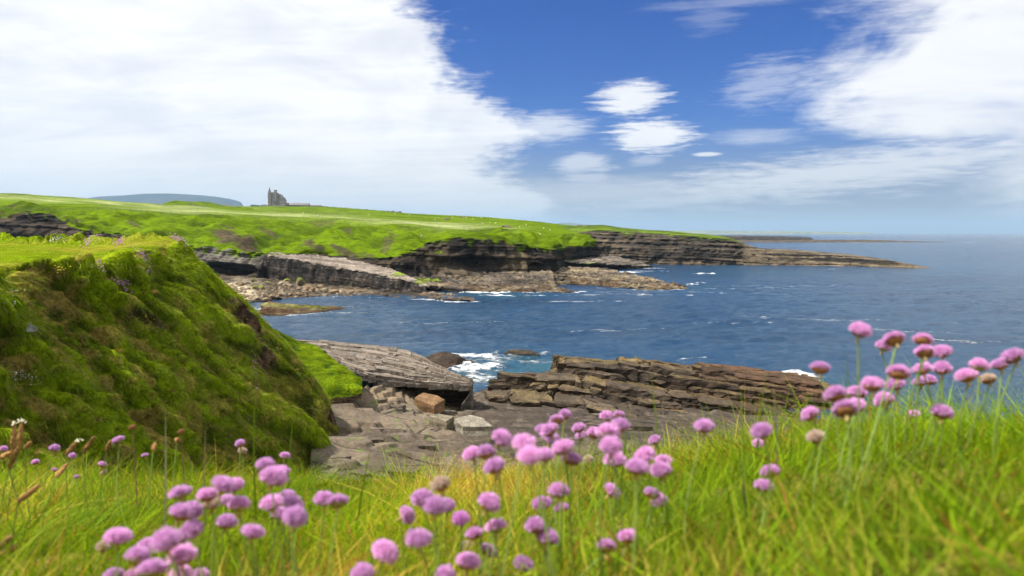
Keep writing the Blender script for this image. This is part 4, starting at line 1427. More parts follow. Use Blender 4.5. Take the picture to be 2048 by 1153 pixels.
def build_slab():
    # top surface through control points (far edge ... near edge)
    far_ = [W(588, 676, 84), W(640, 679, 84), W(700, 683.5, 82), W(765, 690, 80), W(830, 704, 75), W(872, 727, 69), W(915, 746, 63.5), W(947, 762, 60)]
    m1 = [W(605, 692, 74), W(650, 696, 73), W(705, 703, 71), W(765, 713, 69), W(825, 727, 66), W(868, 740, 63.5), W(910, 753, 61.5), W(946, 764, 59.7)]
    m2 = [W(640, 708, 66), W(672, 716, 64), W(715, 726, 62.5), W(765, 735, 62), W(820, 745, 61.3), W(862, 752, 60.8), W(905, 760, 60.2), W(945, 767, 59.3)]
    nr = [W(690, 730, 58), W(708, 740, 57), W(740, 751, 57), W(780, 758, 57.5), W(820, 762, 58), W(860, 765, 58.4), W(905, 768, 58.7), W(943, 771, 58.8)]
    TOP = Loft([far_, m1, m2, nr], 10, 12)
    core = TOP.P.copy()
    core[..., 2] -= 0.14
    # solid body: closed underneath with an undercut front
    rows = []
    c0 = core[0].copy(); c0[:, 2] = -1.5; c0[:, 1] += 1.0
    cN = core[-1].copy(); cN[:, 2] -= 0.42; cN[:, 1] += 0.12
    cU = core[-1].copy(); cU[:, 2] -= 0.75; cU[:, 1] += 2.4
    cV = core[-1].copy(); cV[:, 2] = 0.2; cV[:, 1] += 3.6
    body = np.concatenate([c0[None], core, cN[None], cU[None], cV[None]], 0)
    ee = body[:, -1:].copy()
    e1 = ee.copy(); e1[..., 0] -= 0.25; e1[..., 2] -= 0.7
    e2 = ee.copy(); e2[..., 0] -= 0.9; e2[..., 2] = np.minimum(e2[..., 2] - 1.2, 1.4)
    e3 = ee.copy(); e3[..., 0] -= 1.1; e3[..., 2] = -0.5
    body = np.concatenate([body, e1, e2, e3], 1)
    body[..., :] += (fbm(body, 0.9, 3, 0.55, 3) * 0.12)[..., None] * np.array((0.5, 0.5, 0.3))
    b = fbm(body, 0.5, 3, 0.6, 4)
    col = lerp(np.array((0.10, 0.085, 0.07)), np.array((0.19, 0.16, 0.13)), sstep(b, -0.4, 0.4))
    base = link('rock_slab', grid_mesh('rock_slab', body, col), M_slab)
    tag(base, 'big grey tilted rock slab with a dark undercut front edge by the water', kind='structure')
    # the cracked beds on top: strips along the strike, cut across by joints
    r = np.random.default_rng(31)
    nstrip = 11
    U, Vv = TOP.u[-1], TOP.v[-1]
    bounds = np.cumsum(np.concatenate([[0], r.uniform(0.5, 1.5, nstrip)])); bounds *= Vv / bounds[-1]
    nu = 60
    uu = np.linspace(0, U, nu)
    lines = []
    for k, bv in enumerate(bounds):
        wob = np.array([noise3(np.array([[u * 0.9, k * 7.7, 0.5]]))[0] + 0.6 * noise3(np.array([[u * 3.1, k * 3.3, 4.5]]))[0] for u in uu]) * 0.12
        if k in (0, nstrip):
            wob *= 0.4
        lines.append(np.clip(bv + wob + (uu / U - 0.5) * 0.0, 0, Vv))

    def at(u, v):
        fu = np.interp(u, TOP.u, np.arange(len(TOP.u)))
        fv = np.interp(v, TOP.v, np.arange(len(TOP.v)))
        i, j = int(min(fv, TOP.P.shape[0] - 2)), int(min(fu, TOP.P.shape[1] - 2))
        a, b2 = fv - i, fu - j
        p = TOP.P
        return (p[i, j] * (1 - a) + p[i + 1, j] * a) * (1 - b2) + (p[i, j + 1] * (1 - a) + p[i + 1, j + 1] * a) * b2
    count = 0
    for k in range(nstrip):
        u = 0.0
        while u < U - 0.02:
            du = min(float(np.clip(r.lognormal(-0.75, 0.6), 0.14, 1.5)), U - u)
            if U - u - du < 0.12:
                du = U - u
            u0, u1 = u, u + du
            sk = r.uniform(-0.16, 0.10)
            l0 = lambda q: np.interp(q, uu, lines[k])
            l1 = lambda q: np.interp(q, uu, lines[k + 1])
            g = 0.012
            c = [(u0 + g, l1(u0)), ((u0 + u1) / 2, l1((u0 + u1) / 2)), (u1 - g, l1(u1)), (min(u1 - g + sk, U), l0(u1)), ((u0 + u1) / 2 + sk, l0((u0 + u1) / 2)), (max(u0 + g + sk, 0), l0(u0))]
            pts = np.array([at(*q) for q in c])
            lift = r.normal(0, 0.05) + (0.13 if r.uniform() < 0.15 else 0) - (0.16 if r.uniform() < 0.14 else 0)
            tilt = r.normal(0, 0.03)
            # each bed stands a little proud at its near edge
            top = pts[:, 2] + lift + np.array([1, 1, 1, -1, -1, -1]) * (0.075 + tilt * 0.6)
            poly = pts[:, :2]
            cen = poly.mean(0)
            poly = cen + (poly - cen) * 0.985
            bot = pts[:, 2].min() - 0.5
            Vt, f, cn = prism(poly, top, bot, 0.04, 2, 0.035, 1000 + count)
            tone = r.uniform(0.8, 1.2)
            cc = lerp(np.array((0.140, 0.113, 0.088)), np.array((0.215, 0.180, 0.143)), r.uniform()) * tone
            if pts[:, 0].mean() < -18 and r.uniform() < 0.3:
                cc = cc * 0.6 + np.array((0.05, 0.09, 0.01))
            prism_object('rock_plate', base, M_slab, Vt, f, cn, cc)
            count += 1
            u = u1
    return TOP


SLAB = build_slab()


def build_ridge():
    r = np.random.default_rng(77)
    body = empty('rock_ridge', Wz(1200, 790, 0.0))
    tag(body, 'brown ridge of stacked tilted rock beds standing in the sea', kind='structure')
    org = np.array(body.location)
    # beds from the top down: (height at x = 8, x from, x to, near y at x0, near y at x1, far y)
    beds = [
        dict(c=3.95, x0=19.0, x1=31.0, n0=68.2, n1=65.6, f0=73.0, f1=73.4, t=0.9),
        dict(c=3.52, x0=11.0, x1=33.0, n0=68.9, n1=63.8, f0=73.5, f1=73.6, t=0.9),
        dict(c=3.05, x0=4.6, x1=33.0, n0=69.3, n1=62.2, f0=73.4, f1=73.8, t=1.1),
        dict(c=2.45, x0=5.0, x1=34.0, n0=69.1, n1=61.6, f0=74.4, f1=74.0, t=0.8),
        dict(c=1.95, x0=-0.6, x1=35.0, n0=66.9, n1=57.5, f0=69.0, f1=74.5, t=0.7),
        dict(c=1.45, x0=-2.4, x1=36.0, n0=66.5, n1=57.0, f0=67.9, f1=74.5, t=0.8),
        dict(c=0.90, x0=-2.2, x1=36.0, n0=62.4, n1=50.5, f0=66.2, f1=74.5, t=0.9),
    ]
    count = 0
    for bi, b in enumerate(beds):
        depth_rows = 3 if bi else 4
        x = b['x0']
        # stripe boundaries run from the near edge to the far edge
        while x < b['x1']:
            w = float(np.clip(r.lognormal(0.85, 0.65), 0.6, 6.5))
            xa, xb = x, min(x + w, b['x1'])
            ta = (xa - b['x0']) / (b['x1'] - b['x0']); tb = (xb - b['x0']) / (b['x1'] - b['x0'])
            na, nb = b['n0'] + (b['n1'] - b['n0']) * ta, b['n0'] + (b['n1'] - b['n0']) * tb
            fa = b['f0'] + (b['f1'] - b['f0']) * float(sstep(xa, 3.0, 6.5))
            fb = b['f0'] + (b['f1'] - b['f0']) * float(sstep(xb, 3.0, 6.5))
            jut = r.normal(0, 0.28) + 1.5 * noise3(np.array([[xa * 0.22, (bi // 2) * 5.1, 2.2]]))[0]
            na += jut; nb += jut + r.normal(0, 0.15)
            ys = [0.0]
            nrow = 1 if bi >= 3 else 2
            # only the strip that shows needs its own blocks
            show = min(1.0, 4.6 / max(fa - na, 1))
            if bi <= 3:
                cuts = [0, r.uniform(0.22, 0.34), r.uniform(0.5, 0.62), r.uniform(0.74, 0.84), 1.0]
            else:
                cuts = [0, show * r.uniform(0.45, 0.7), 1.0]
            for q in range(len(cuts) - 1):
                s0, s1 = cuts[q], cuts[q + 1]
                g = 0.03
                sk = r.normal(0, 0.3)
                poly = np.array([(xa + g + sk * 0, na + (fa - na) * s0), (xb - g, nb + (fb - nb) * s0), (xb - g + sk, nb + (fb - nb) * s1 - g), (xa + g + sk, na + (fa - na) * s1 - g)])
                dxs = poly[:, 0] - 8.0
                ztop = b['c'] - np.where(dxs > -2, 0.115 * dxs, -0.23 + 0.03 * (dxs + 2)) + 0.08 * np.sin(poly[:, 0] * 0.5 + bi)
                ztop = ztop + r.normal(0, 0.045) + r.normal(0, 0.03, 4) - (s1 + s0) * 0.10
                bot = min(ztop.min() - b['t'] - 0.25, 0.0)
                if ztop.max() < -0.25:
                    continue
                V, f, cn = prism(poly, ztop, bot, 0.16, 5, 0.10, 5000 + count, fine=0.55)
                V = V + np.stack([fbm(V, 0.9, 3, 0.6, 91), fbm(V, 0.9, 3, 0.6, 92), fbm(V, 0.9, 3, 0.6, 93)], -1) * np.array((0.22, 0.22, 0.13))
                xm, ym = poly.mean(0)
                tone = r.uniform(0.6, 1.3)
                cb = np.array((0.066, 0.047, 0.030)) * tone
                if bi <= 4 and q >= 1:
                    cb = lerp(cb, OCHRE * 0.7, 0.65 * max(0, min(1, noise3(np.array([[xm * 0.2, ym * 0.2, 3.0]]))[0] * 1.6 + 0.65)))
                far_weed = sstep(xm + 0.7 * (ym - 68) + r.normal(0, 1.5), 16, 25)
                cb = lerp(cb, np.array((0.075, 0.038, 0.018)) * tone, float(far_weed) * 0.9 if bi <= 4 else float(far_weed) * 0.5)
                if bi >= 4 and xm < 8:
                    cb = lerp(cb, np.array((0.125, 0.092, 0.054)) * tone, 0.4)
                if bi in (3, 4) and xm < 4 and q >= 1:
                    cb = np.array((0.075, 0.042, 0.020)) * tone

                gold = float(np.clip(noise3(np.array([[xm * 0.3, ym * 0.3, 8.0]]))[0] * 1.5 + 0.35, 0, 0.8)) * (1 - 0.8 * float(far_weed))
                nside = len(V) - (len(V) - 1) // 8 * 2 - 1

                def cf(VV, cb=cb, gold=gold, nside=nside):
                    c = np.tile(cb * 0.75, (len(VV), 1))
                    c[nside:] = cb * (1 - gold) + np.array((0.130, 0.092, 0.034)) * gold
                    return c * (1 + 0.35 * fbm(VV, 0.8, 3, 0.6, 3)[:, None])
                Vl = V - org
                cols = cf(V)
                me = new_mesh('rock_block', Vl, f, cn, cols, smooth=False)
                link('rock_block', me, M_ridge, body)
                count += 1
            x = xb
    return body, count


RIDGE, ridge_n = build_ridge()


def rock_lump(name, size, seed, sub=3, angular=0.6, flat=0.6):
    """a weathered rock: a cut-down sphere with facets and noise; returns verts, faces, counts (origin at its base)"""
    r = np.random.default_rng(seed)
    import bmesh
    bm = bmesh.new()
    bmesh.ops.create_icosphere(bm, subdivisions=sub, radius=1.0)
    V = np.array([v.co[:] for v in bm.verts])
    Fc = [[v.index for v in f.verts] for f in bm.faces]
    bm.free()
    planes = r.normal(size=(9, 3))
    planes /= np.linalg.norm(planes, axis=1)[:, None]
    dist = r.uniform(0.55, 0.85, 9)
    for p, d in zip(planes, dist):
        s = V @ p
        over = np.maximum(s - d, 0)
        V = V - p[None] * (over * angular)[:, None]
    V += V * (fbm(V + seed, 1.4, 4, 0.55, seed % 13) * 0.14)[:, None]
    V = V * np.array(size)
    V[:, 2] = np.maximum(V[:, 2], -size[2] * 0.45)
    V[:, 2] -= V[:, 2].min()
    return V, Fc


def lump_mesh(name, size, seed, color, sub=3, angular=0.6, moss=0.0, mosscol=(0.17, 0.22, 0.015)):
    V, Fc = rock_lump(name, size, seed, sub, angular)
    b = fbm(V + seed * 3.1, 1.6 / max(size), 4, 0.6, 3)
    col = np.array(color)[None] * (1 + 0.55 * b)[:, None]
    if moss:
        m = sstep(V[:, 2] / max(V[:, 2].max(), 1e-6) + b * 0.5, 0.75 - 0.4 * moss, 1.0) * moss
        col = lerp(col, np.array(mosscol), m)
    me = new_mesh(name, V, np.array(Fc).ravel(), np.full(len(Fc), 3), col, smooth=False)
    return me


# loose blocks on the platform
def slab_block(name, corners, h, seed, color, label, rings=3):
    """a loose squared block: plan corners with their heights, thickness h"""
    pts = np.array(corners, float)
    V, f, c = prism(pts[:, :2], pts[:, 2], pts[:, 2].min() - h, 0.05, rings, 0.035, seed)
    base = np.array((pts[:, 0].mean(), pts[:, 1].mean(), pts[:, 2].min() - h))
    cols = np.tile(np.array(color), (len(V), 1)) * (1 + 0.35 * fbm(V, 1.2, 3, 0.6, 4)[:, None])
    me = new_mesh(name, V - base, f, c, cols, smooth=False)
    o = link(name, me, M_block, None, base)
    tag(o, label, 'boulder')
    return o


slab_block('boulder', [W(829, 796, 56.2), W(868, 811, 55.2), W(889, 799, 56.6), W(875, 791, 57.6), W(846, 785, 58)], 0.85, 41, (0.19, 0.115, 0.060),
           'rust-brown squared boulder lying against the dark undercut slab')
slab_block('boulder', [W(858, 832, 50.6), W(893, 843, 49.6), W(908, 833, 51), W(878, 827, 52)], 0.7, 42, (0.20, 0.172, 0.120),
           'smaller pale squared boulder touching the large pale block')
slab_block('boulder', [W(908, 838, 50.4), W(925, 853, 48.9), W(987, 853, 48.6), W(968, 836, 50.8), W(940, 830, 51.8)], 1.0, 43, (0.225, 0.20, 0.155),
           'large pale squared rock block on the brown platform')


def plate_steps():
    r = np.random.default_rng(5)
    spots = []
    for _ in range(12):
        spots.append((r.uniform(690, 930), r.uniform(798, 868), r.uniform(0.5, 1.5)))
    for _ in range(16):
        spots.append((r.uniform(980, 1330), r.uniform(825, 900), r.uniform(0.6, 1.8)))
    for _ in range(7):
        spots.append((r.uniform(640, 900), r.uniform(880, 950), r.uniform(0.5, 1.2)))
    for k, (px, py, s) in enumerate(spots):
        p, n = PLAT.pick(px, py)
        a0 = r.uniform(0, 1.0)
        m = r.integers(4, 7)
        ang = a0 + np.arange(m) / m * 2 * np.pi + r.normal(0, 0.18, m)
        poly = np.stack([np.cos(ang) * s * r.uniform(0.7, 1.1, m), np.sin(ang) * s * 0.55 * r.uniform(0.7, 1.1, m)], -1) + p[:2]
        top = p[2] + r.uniform(0.03, 0.16) + (poly[:, 0] - p[0]) * r.normal(-0.04, 0.04) + (poly[:, 1] - p[1]) * r.normal(-0.02, 0.05)
        V, f, c = prism(poly, top, p[2] - 0.5, 0.04, 2, 0.04, 9000 + k)
        tone = r.uniform(0.75, 1.3)
        col = np.array((0.125, 0.100, 0.076)) * tone if px < 950 else np.array((0.085, 0.068, 0.052)) * tone
        prism_object('rock_plate', plat_obj, M_block, V, f, c, col)


plate_steps()

# ------------------------------------------------------------------ rocks in the water
def water_rock(px, py, size, seed, color, label, rz=0.0, moss=0.0, mosscol=(0.10, 0.085, 0.02), sub=4):
    p = Wz(px, py, 0.0)
    me = lump_mesh('sea_rock', size, seed, color, sub, 0.75, moss, mosscol)
    o = link('sea_rock', me, M_ridge, None, (p[0], p[1], -size[2] * 0.35))
    o.rotation_euler = (0, 0, rz)
    tag(o, label, 'rock')
    return o


water_rock(884, 736, (3.1, 1.8, 1.7), 5, (0.045, 0.030, 0.019), 'dark weedy rock in the foam just behind the grey slab', 0.3)
water_rock(925, 730, (1.9, 0.8, 0.6), 9, (0.05, 0.034, 0.021), 'low dark spur of rock awash beside the dark weedy rock', -0.2)
water_rock(1040, 711, (2.6, 1.0, 0.75), 6, (0.06, 0.045, 0.03), 'low brown rock ringed by white foam beyond the brown ridge', 0.0)
top = [W(523, 606, 152), W(545, 604, 152), W(575, 607.5, 151), W(620, 610, 150), W(660, 612, 149), W(690, 616, 147)]
edge_ = [W(522, 611, 147), W(545, 610, 146.5), W(575, 613, 146), W(620, 615, 145.5), W(660, 615.5, 146), W(691, 616.7, 146)]
foot_ = [Wz(520, 625, 0.1), Wz(545, 630, 0.1), Wz(575, 630, 0.1), Wz(620, 626, 0.1), Wz(660, 621, 0.1), Wz(693, 617.5, 0.1)]
back_ = [np.array((p[0], p[1] + 5, -1.0)) for p in top]
L_islet = shelf('rock_islet', [back_, top, edge_, foot_, front(foot_, -2)], [14, 20, 26, 24, 18], [8, 12, 18, 4],
                'low weed-green rock islet off the boulder beach', 0.4, (0.03, 0.0), (WEED, ROCK_W * 0.8, np.array((0.15, 0.14, 0.04))), 0.7, 33, 0.5, 0.0, 0.8,
                [(600, 613, 60, 4, 0.35)], joint=0.6)


# ------------------------------------------------------------------ the boulder beach under the cave
def boulder_beach():
    rows = [[W(440, 548, 231), W(500, 553, 224), W(560, 561, 215), W(640, 570, 206), W(720, 577, 199)],
            [W(440, 566, 205), W(500, 568, 200), W(560, 573, 197), W(640, 580, 193), W(720, 585, 189)],
            [W(455, 585, 176), W(500, 590, 170), W(560, 590, 174), W(640, 590, 178), W(720, 590.5, 181)],
            [Wz(470, 602, 0.0), Wz(505, 605, 0.0), Wz(560, 600, 0.0), Wz(640, 594, 0.0), Wz(720, 592, 0.0)],
            [Wz(480, 615, -2), Wz(510, 617, -2), Wz(560, 610, -2), Wz(640, 602, -2), Wz(720, 598, -2)]]
    L = Loft(rows, 24, [16, 20, 14, 6])
    P0 = L.P.copy()
    L.P[..., 2] += fbm(P0, 0.3, 4, 0.6, 3) * 0.6
    b = fbm(P0, 0.25, 4, 0.6, 5)
    pxg, pyg = project(P0)
    col = lerp(np.array((0.045, 0.036, 0.027)), np.array((0.10, 0.078, 0.052)), sstep(b, -0.4, 0.4))
    sandm = np.exp(-(((pxg - 480) / 34) ** 2 + ((pyg - 582) / 16) ** 2))
    col = lerp(col, np.array((0.38, 0.32, 0.22)), np.clip(sandm * 1.3, 0, 0.95))
    o = link('beach', grid_mesh('beach', L.P, col), M_shelf)
    tag(o, 'brown stony beach with a strip of pale sand below the cave', kind='structure')
    r = np.random.default_rng(51)
    protos = []
    for k in range(9):
        col = [(0.20, 0.145, 0.09), (0.15, 0.11, 0.075), (0.24, 0.19, 0.13)][k % 3]
        protos.append((lump_mesh('boulder', (1.0, r.uniform(0.7, 1.0), r.uniform(0.6, 0.95)), 100 + k, col, 2, 0.9,
                                 0.95 if k >= 6 else 0.0), k >= 6))
    big = [(603, 570, 2.6, 7), (545, 582, 1.9, 1), (600, 591, 1.5, 0), (510, 577, 1.6, 2), (480, 596, 1.9, 1), (640, 583, 1.6, 3), (575, 566, 1.5, 6), (527, 590, 1.8, 4),
           (565, 592, 1.5, 5), (688, 586, 1.8, 2)]
    biglab = ['largest brown boulder, green-topped, at the back of the boulder beach', 'broad brown boulder in the middle of the boulder beach',
              'flat tan boulder at the water edge below the green-topped boulder', 'tan boulder next to the pale sand strip',
              'dark boulder nearest the hillside at the beach corner', 'brown boulder below the ledges at the beach right end',
              'weed-green boulder beside the largest one', 'wet brown boulder at the water edge near the islet',
              'angular brown boulder at the water edge mid beach', 'last tan boulder where the beach meets the low ledges']
    for (px, py, s, k), lab in zip(big, biglab):
        p, n = L.pick(px, py)
        o = link('boulder', protos[k][0], M_block, None, p - np.array((0, 0, 0.25 * s)))
        o.scale = (s, s * 0.9, s * 0.85)
        o.rotation_euler = (r.normal(0, 0.15), r.normal(0, 0.15), r.uniform(0, 6.28))
        tag(o, lab, 'boulder', 'boulders on the beach')
    small = []
    for i in range(120):
        px = r.uniform(462, 720)
        lo = np.interp(px, [462, 500, 560, 640, 720], [566, 562, 566, 573, 581])
        hi = np.interp(px, [462, 500, 560, 640, 720], [590, 604, 598, 593, 590])
        py = r.uniform(lo, hi)
        p, n = L.pick(px, py)
        s = r.uniform(0.5, 1.35) * (1.35 if r.uniform() < 0.3 else 0.9)
        greenz = 500 < px < 560 and py < 585
        k = r.integers(6, 9) if (greenz and r.uniform() < 0.6) else r.integers(0, 6)
        o = link('boulder', protos[k][0], M_block, None, p - np.array((0, 0, 0.25 * s)))
        o.scale = (s, s * r.uniform(0.7, 1.1), s * r.uniform(0.7, 1.0))
        o.rotation_euler = (r.normal(0, 0.2), r.normal(0, 0.2), r.uniform(0, 6.28))
        band = 0 if (py - lo) / (hi - lo) < 0.34 else 1 if (py - lo) / (hi - lo) < 0.67 else 2
        small.append((px, band, k >= 6, o))
    where = ['along the back of the boulder beach', 'through the middle of the boulder beach', 'along the water edge of the boulder beach']
    for band in range(3):
        for gr in (False, True):
            row = sorted((q for q in small if q[1] == band and q[2] == gr), key=lambda q: q[0])
            for rank, q in enumerate(row):
                tag(q[3], f"small {'weed-green' if gr else 'brown'} boulder, {ordinal(rank + 1)} from left {where[band]}", 'boulder', 'boulders on the beach')
    return L


BEACH = boulder_beach()


# ------------------------------------------------------------------ knoll, castle, farm, walls, fence, sheep
def build_knoll():
    crest = [(296, 415), (318, 411), (335, 405), (352, 402.5), (375, 403.5), (400, 404.5), (425, 408), (450, 411), (478, 414), (505, 417)]
    Y = 640
    rows = [[W(px, py + 4, Y + 90) for px, py in crest], [W(px, py, Y) for px, py in crest],
            [W(px, min(py + 5, 417), Y - 35) for px, py in crest], [W(px, 418.5, Y - 70) for px, py in crest], [W(px, 424, Y - 110) for px, py in crest]]
    L = Loft(rows, 14, [8, 14, 14, 6])
    P0 = L.P.copy()
    L.P[..., 2] += fbm(P0, 0.06, 4, 0.55, 3) * 1.2
    g = fbm(P0, 0.08, 4, 0.6, 4, (0.4, 0.5, 1.5))
    col = lerp(G_BRIGHT * 0.85, G_DARK, sstep(g, 0.05, 0.4) * sstep(L.V, 1.1, 1.5) * 0.8)
    pxg, pyg = project(P0)
    rk = sstep(g + fbm(P0, 0.25, 3, 0.6, 8) * 0.5, 0.2, 0.5) * np.exp(-((pyg - 412) / 3.0) ** 2)
    col = lerp(col, np.array((0.13, 0.12, 0.10)), rk * 0.8)
    tag(link('hill', grid_mesh('hill', L.P, col), M_turf_far), 'low green knoll with rocky streaks in front of the blue mountain', kind='structure')


build_knoll()

M_stone = mat_plain('castle_stone', (0.27, 0.245, 0.215), 0.9, 0.5, 0.3, 0.3, 0.1)
M_stone2 = mat_plain('farm_stone', (0.22, 0.20, 0.18), 0.9, 0.6, 0.3, 0.3, 0.1)
M_slate = mat_plain('slate_roof', (0.17, 0.155, 0.155), 0.7, 0.8, 0.25)
M_glass = mat_plain('dark_window', (0.02, 0.022, 0.03), 0.25)


def boxes_mesh(name, boxes):
    V, Fc = [], []
    for (x0, x1, y0, y1, z0, z1) in boxes:
        b = len(V)
        V += [(x0, y0, z0), (x1, y0, z0), (x1, y1, z0), (x0, y1, z0), (x0, y0, z1), (x1, y0, z1), (x1, y1, z1), (x0, y1, z1)]
        for q in ((0, 3, 2, 1), (4, 5, 6, 7), (0, 1, 5, 4), (1, 2, 6, 5), (2, 3, 7, 6), (3, 0, 4, 7)):
            Fc += [b + k for k in q]
    return new_mesh(name, V, Fc, [4] * (len(Fc) // 4), smooth=False)


def gable_mesh(name, x0, x1, y0, y1, z0, zr, along='x', over=0.3):
    """a pitched roof solid from eaves z0 to ridge zr"""
    if along == 'x':
        ym = (y0 + y1) / 2
        V = [(x0 - over, y0 - over, z0), (x1 + over, y0 - over, z0), (x1 + over, y1 + over, z0), (x0 - over, y1 + over, z0), (x0 - over, ym, zr), (x1 + over, ym, zr)]
    else:
        xm = (x0 + x1) / 2
        V = [(x0 - over, y1 + over, z0), (x0 - over, y0 - over, z0), (x1 + over, y0 - over, z0), (x1 + over, y1 + over, z0), (xm, y1 + over, zr), (xm, y0 - over, zr)]
        V = [V[1], V[2], V[3], V[0], V[5], V[4]]
        f = [0, 3, 2, 1, 1, 2, 5, 4, 3, 0, 4, 5]
        return new_mesh(name, V, f + [0, 1, 4, 2, 3, 5], [4, 4, 4, 3, 3], smooth=False)
    f = [0, 3, 2, 1, 0, 1, 5, 4, 2, 3, 4, 5]
    return new_mesh(name, V, f + [1, 2, 5, 3, 0, 4], [4, 4, 4, 3, 3], smooth=False)


def cone_mesh(name, x, y, z0, z1, r0, r1, n=10):
    V, f, c = [], [], []
    for k in range(n):
        a = k / n * 2 * math.pi
        V.append((x + math.cos(a) * r0, y + math.sin(a) * r0, z0))
    for k in range(n):
        a = k / n * 2 * math.pi
        V.append((x + math.cos(a) * r1, y + math.sin(a) * r1, z1))
    for k in range(n):
        j = (k + 1) % n
        f += [k, j, n + j, n + k]; c.append(4)
    f += list(range(n, 2 * n)); c.append(n)
    f += list(range(n - 1, -1, -1)); c.append(n)
    return new_mesh(name, V, f, c, smooth=False)


def build_castle():
    Y = 1150.0
    pxm = Y / F                                   # metres per pixel at that distance
    o = W(556, 412.5, Y)
    root = empty('castle', o)
    tag(root, 'grey stone castle with a tall spired turret alone on the green ridge', 'castle')
    X = lambda px: (px - 556) * pxm
    Z = lambda py: (412.5 - py) * pxm

    def part(name, me, mat=M_stone, parent=root):
        return link(name, me, mat, parent)
    # keep
    keep = part('keep', boxes_mesh('keep', [(X(542.0), X(553), 0, 13, -3, Z(386.0))]))
    mer = boxes_mesh('merlon', [(0, 0.6, -0.15, 0.45, 0, 0.8)])
    for k in range(8):
        link('merlon', mer, M_stone, keep, (X(542.0) + k * 1.15, 0, Z(386.0) - 0.01))
    part('chimney', boxes_mesh('chimney', [(X(547.8), X(552.2), 3, 6.5, Z(386.5), Z(381.3)), (X(547.3), X(552.7), 2.7, 6.8, Z(381.3), Z(380.4))]), M_stone, keep)
    # turret with spire
    tw = part('turret', boxes_mesh('turret', [(X(537.0), X(542.4), -2.0, 2.4, -3, Z(385.0))]))
    part('spire', cone_mesh('spire', X(539.7), 0.5, Z(384.4), Z(374.6), 2.2, 0.05), M_slate, tw)
    part('corbel', cone_mesh('corbel', X(539.7), 0.5, Z(386.4), Z(384.4), 1.9, 2.5), M_stone, tw)
    part('bartizan', cone_mesh('bartizan', X(536.6), 1.0, Z(398), Z(390.0), 1.1, 0.7), M_stone, tw)
    part('wing', boxes_mesh('wing', [(X(535.2), X(539.6), 2.0, 11, -3, Z(395.5))]))
    # stepped range to the right
    r1 = part('range', boxes_mesh('range', [(X(553), X(560.5), 1.5, 12, -3, Z(397.5))]))
    part('chimney', boxes_mesh('chimney', [(X(556.6), X(559.8), 4, 7, Z(398), Z(389.6)), (X(556.2), X(560.2), 3.7, 7.3, Z(389.6), Z(388.8))]), M_stone, r1)
    r2 = part('gable_wing', boxes_mesh('gable_wing', [(X(560.5), X(569.2), -1.0, 11, -3, Z(401.5))]))
    part('roof', gable_mesh('roof', X(560.5), X(569.2), -1.0, 11, Z(401.5), Z(394.2), 'y', 0.25), M_slate, r2)
    part('chimney', boxes_mesh('chimney', [(X(562.9), X(565.1), 0.2, 2.4, Z(397), Z(390.4))]), M_stone, r2)
    part('porch', boxes_mesh('porch', [(X(546.5), X(552.5), -3.2, 0.2, -3, Z(402.5))]))
    part('annexe', boxes_mesh('annexe', [(X(569.2), X(575.2), 1.0, 9, -3, Z(406.0))]))
    for (px, py, yy) in ((545, 391, -0.05), (549, 391, -0.05), (545, 396, -0.05), (549, 396, -0.05), (544.6, 401, -0.05), (557, 398, 1.45), (557, 403, 1.45),
                         (563, 402, -1.05), (566.5, 402, -1.05), (564.8, 397.5, -1.05), (563, 407, -1.05), (566.5, 407, -1.05), (539.6, 389, -2.05), (539.6, 394, -2.05),
                         (539.6, 400, -2.05), (539.6, 405, -2.05), (549.5, 406, -3.25)):
        part('window', boxes_mesh('window', [(X(px) - 0.55, X(px) + 0.55, yy - 0.04, yy + 0.3, Z(py) - 1.1, Z(py) + 1.1)]), M_glass)
    # terrace walls stand apart from the castle
    w = link('terrace_wall', boxes_mesh('terrace_wall', [(X(527), X(576), -14, -13.2, -6, Z(411.2)), (X(527), X(527.9), -13.2, 12, -6, Z(411.0)),
                                                         (X(531), X(538), -14.2, -13.0, -5, Z(410.3))]), M_stone2, None, o)
    tag(w, 'low grey terrace wall running along the foot of the castle', 'wall')
    # farm range
    f = empty('farm_building', W(599, 414.5, 1140))
    tag(f, 'long low slate-roofed stone farm range just right of the castle', 'building')
    k = 1140 / F
    XX = lambda px: (px - 599) * k
    ZZ = lambda py: (414.5 - py) * k
    link('wall', boxes_mesh('wall', [(XX(579), XX(603), 0, 9, -4, ZZ(410.5))]), M_stone2, f)
    rf = link('roof', gable_mesh('roof', XX(579), XX(603), 0, 9, ZZ(410.5), ZZ(406.6), 'x', 0.3), M_slate, f)
    for px in (587, 596):
        link('chimney', boxes_mesh('chimney', [(XX(px) - 0.6, XX(px) + 0.6, 4, 5.2, ZZ(407.4), ZZ(405.6))]), M_stone2, rf)
    link('barn_wall', boxes_mesh('barn_wall', [(XX(603.4), XX(619.5), -3, 8, -4, ZZ(411))]), M_stone2, f)
    link('barn_roof', gable_mesh('barn_roof', XX(603.4), XX(617.5), -3, 8, ZZ(411), ZZ(406.8), 'x', 0.3), M_slate, f)
    for px in (583, 588, 594, 600, 607, 613):
        link('window', boxes_mesh('window', [(XX(px) - 0.6, XX(px) + 0.6, -0.05 if px < 603 else -3.05, 0.3 if px < 603 else -2.7, ZZ(412.8), ZZ(411.5))]), M_glass, f)
    s = empty('shed', W(630, 415.0, 1140))
    tag(s, 'small low stone shed at the right end of the farm range', 'building')
    k2 = 1140 / F
    link('wall', boxes_mesh('wall', [(-10 * k2, 10.5 * k2, 0, 7, -4, 3.0 * k2)]), M_stone2, s)
    link('roof', gable_mesh('roof', -10 * k2, 10.5 * k2, 0, 7, 3.0 * k2, 4.9 * k2, 'x', 0.3), M_slate, s)
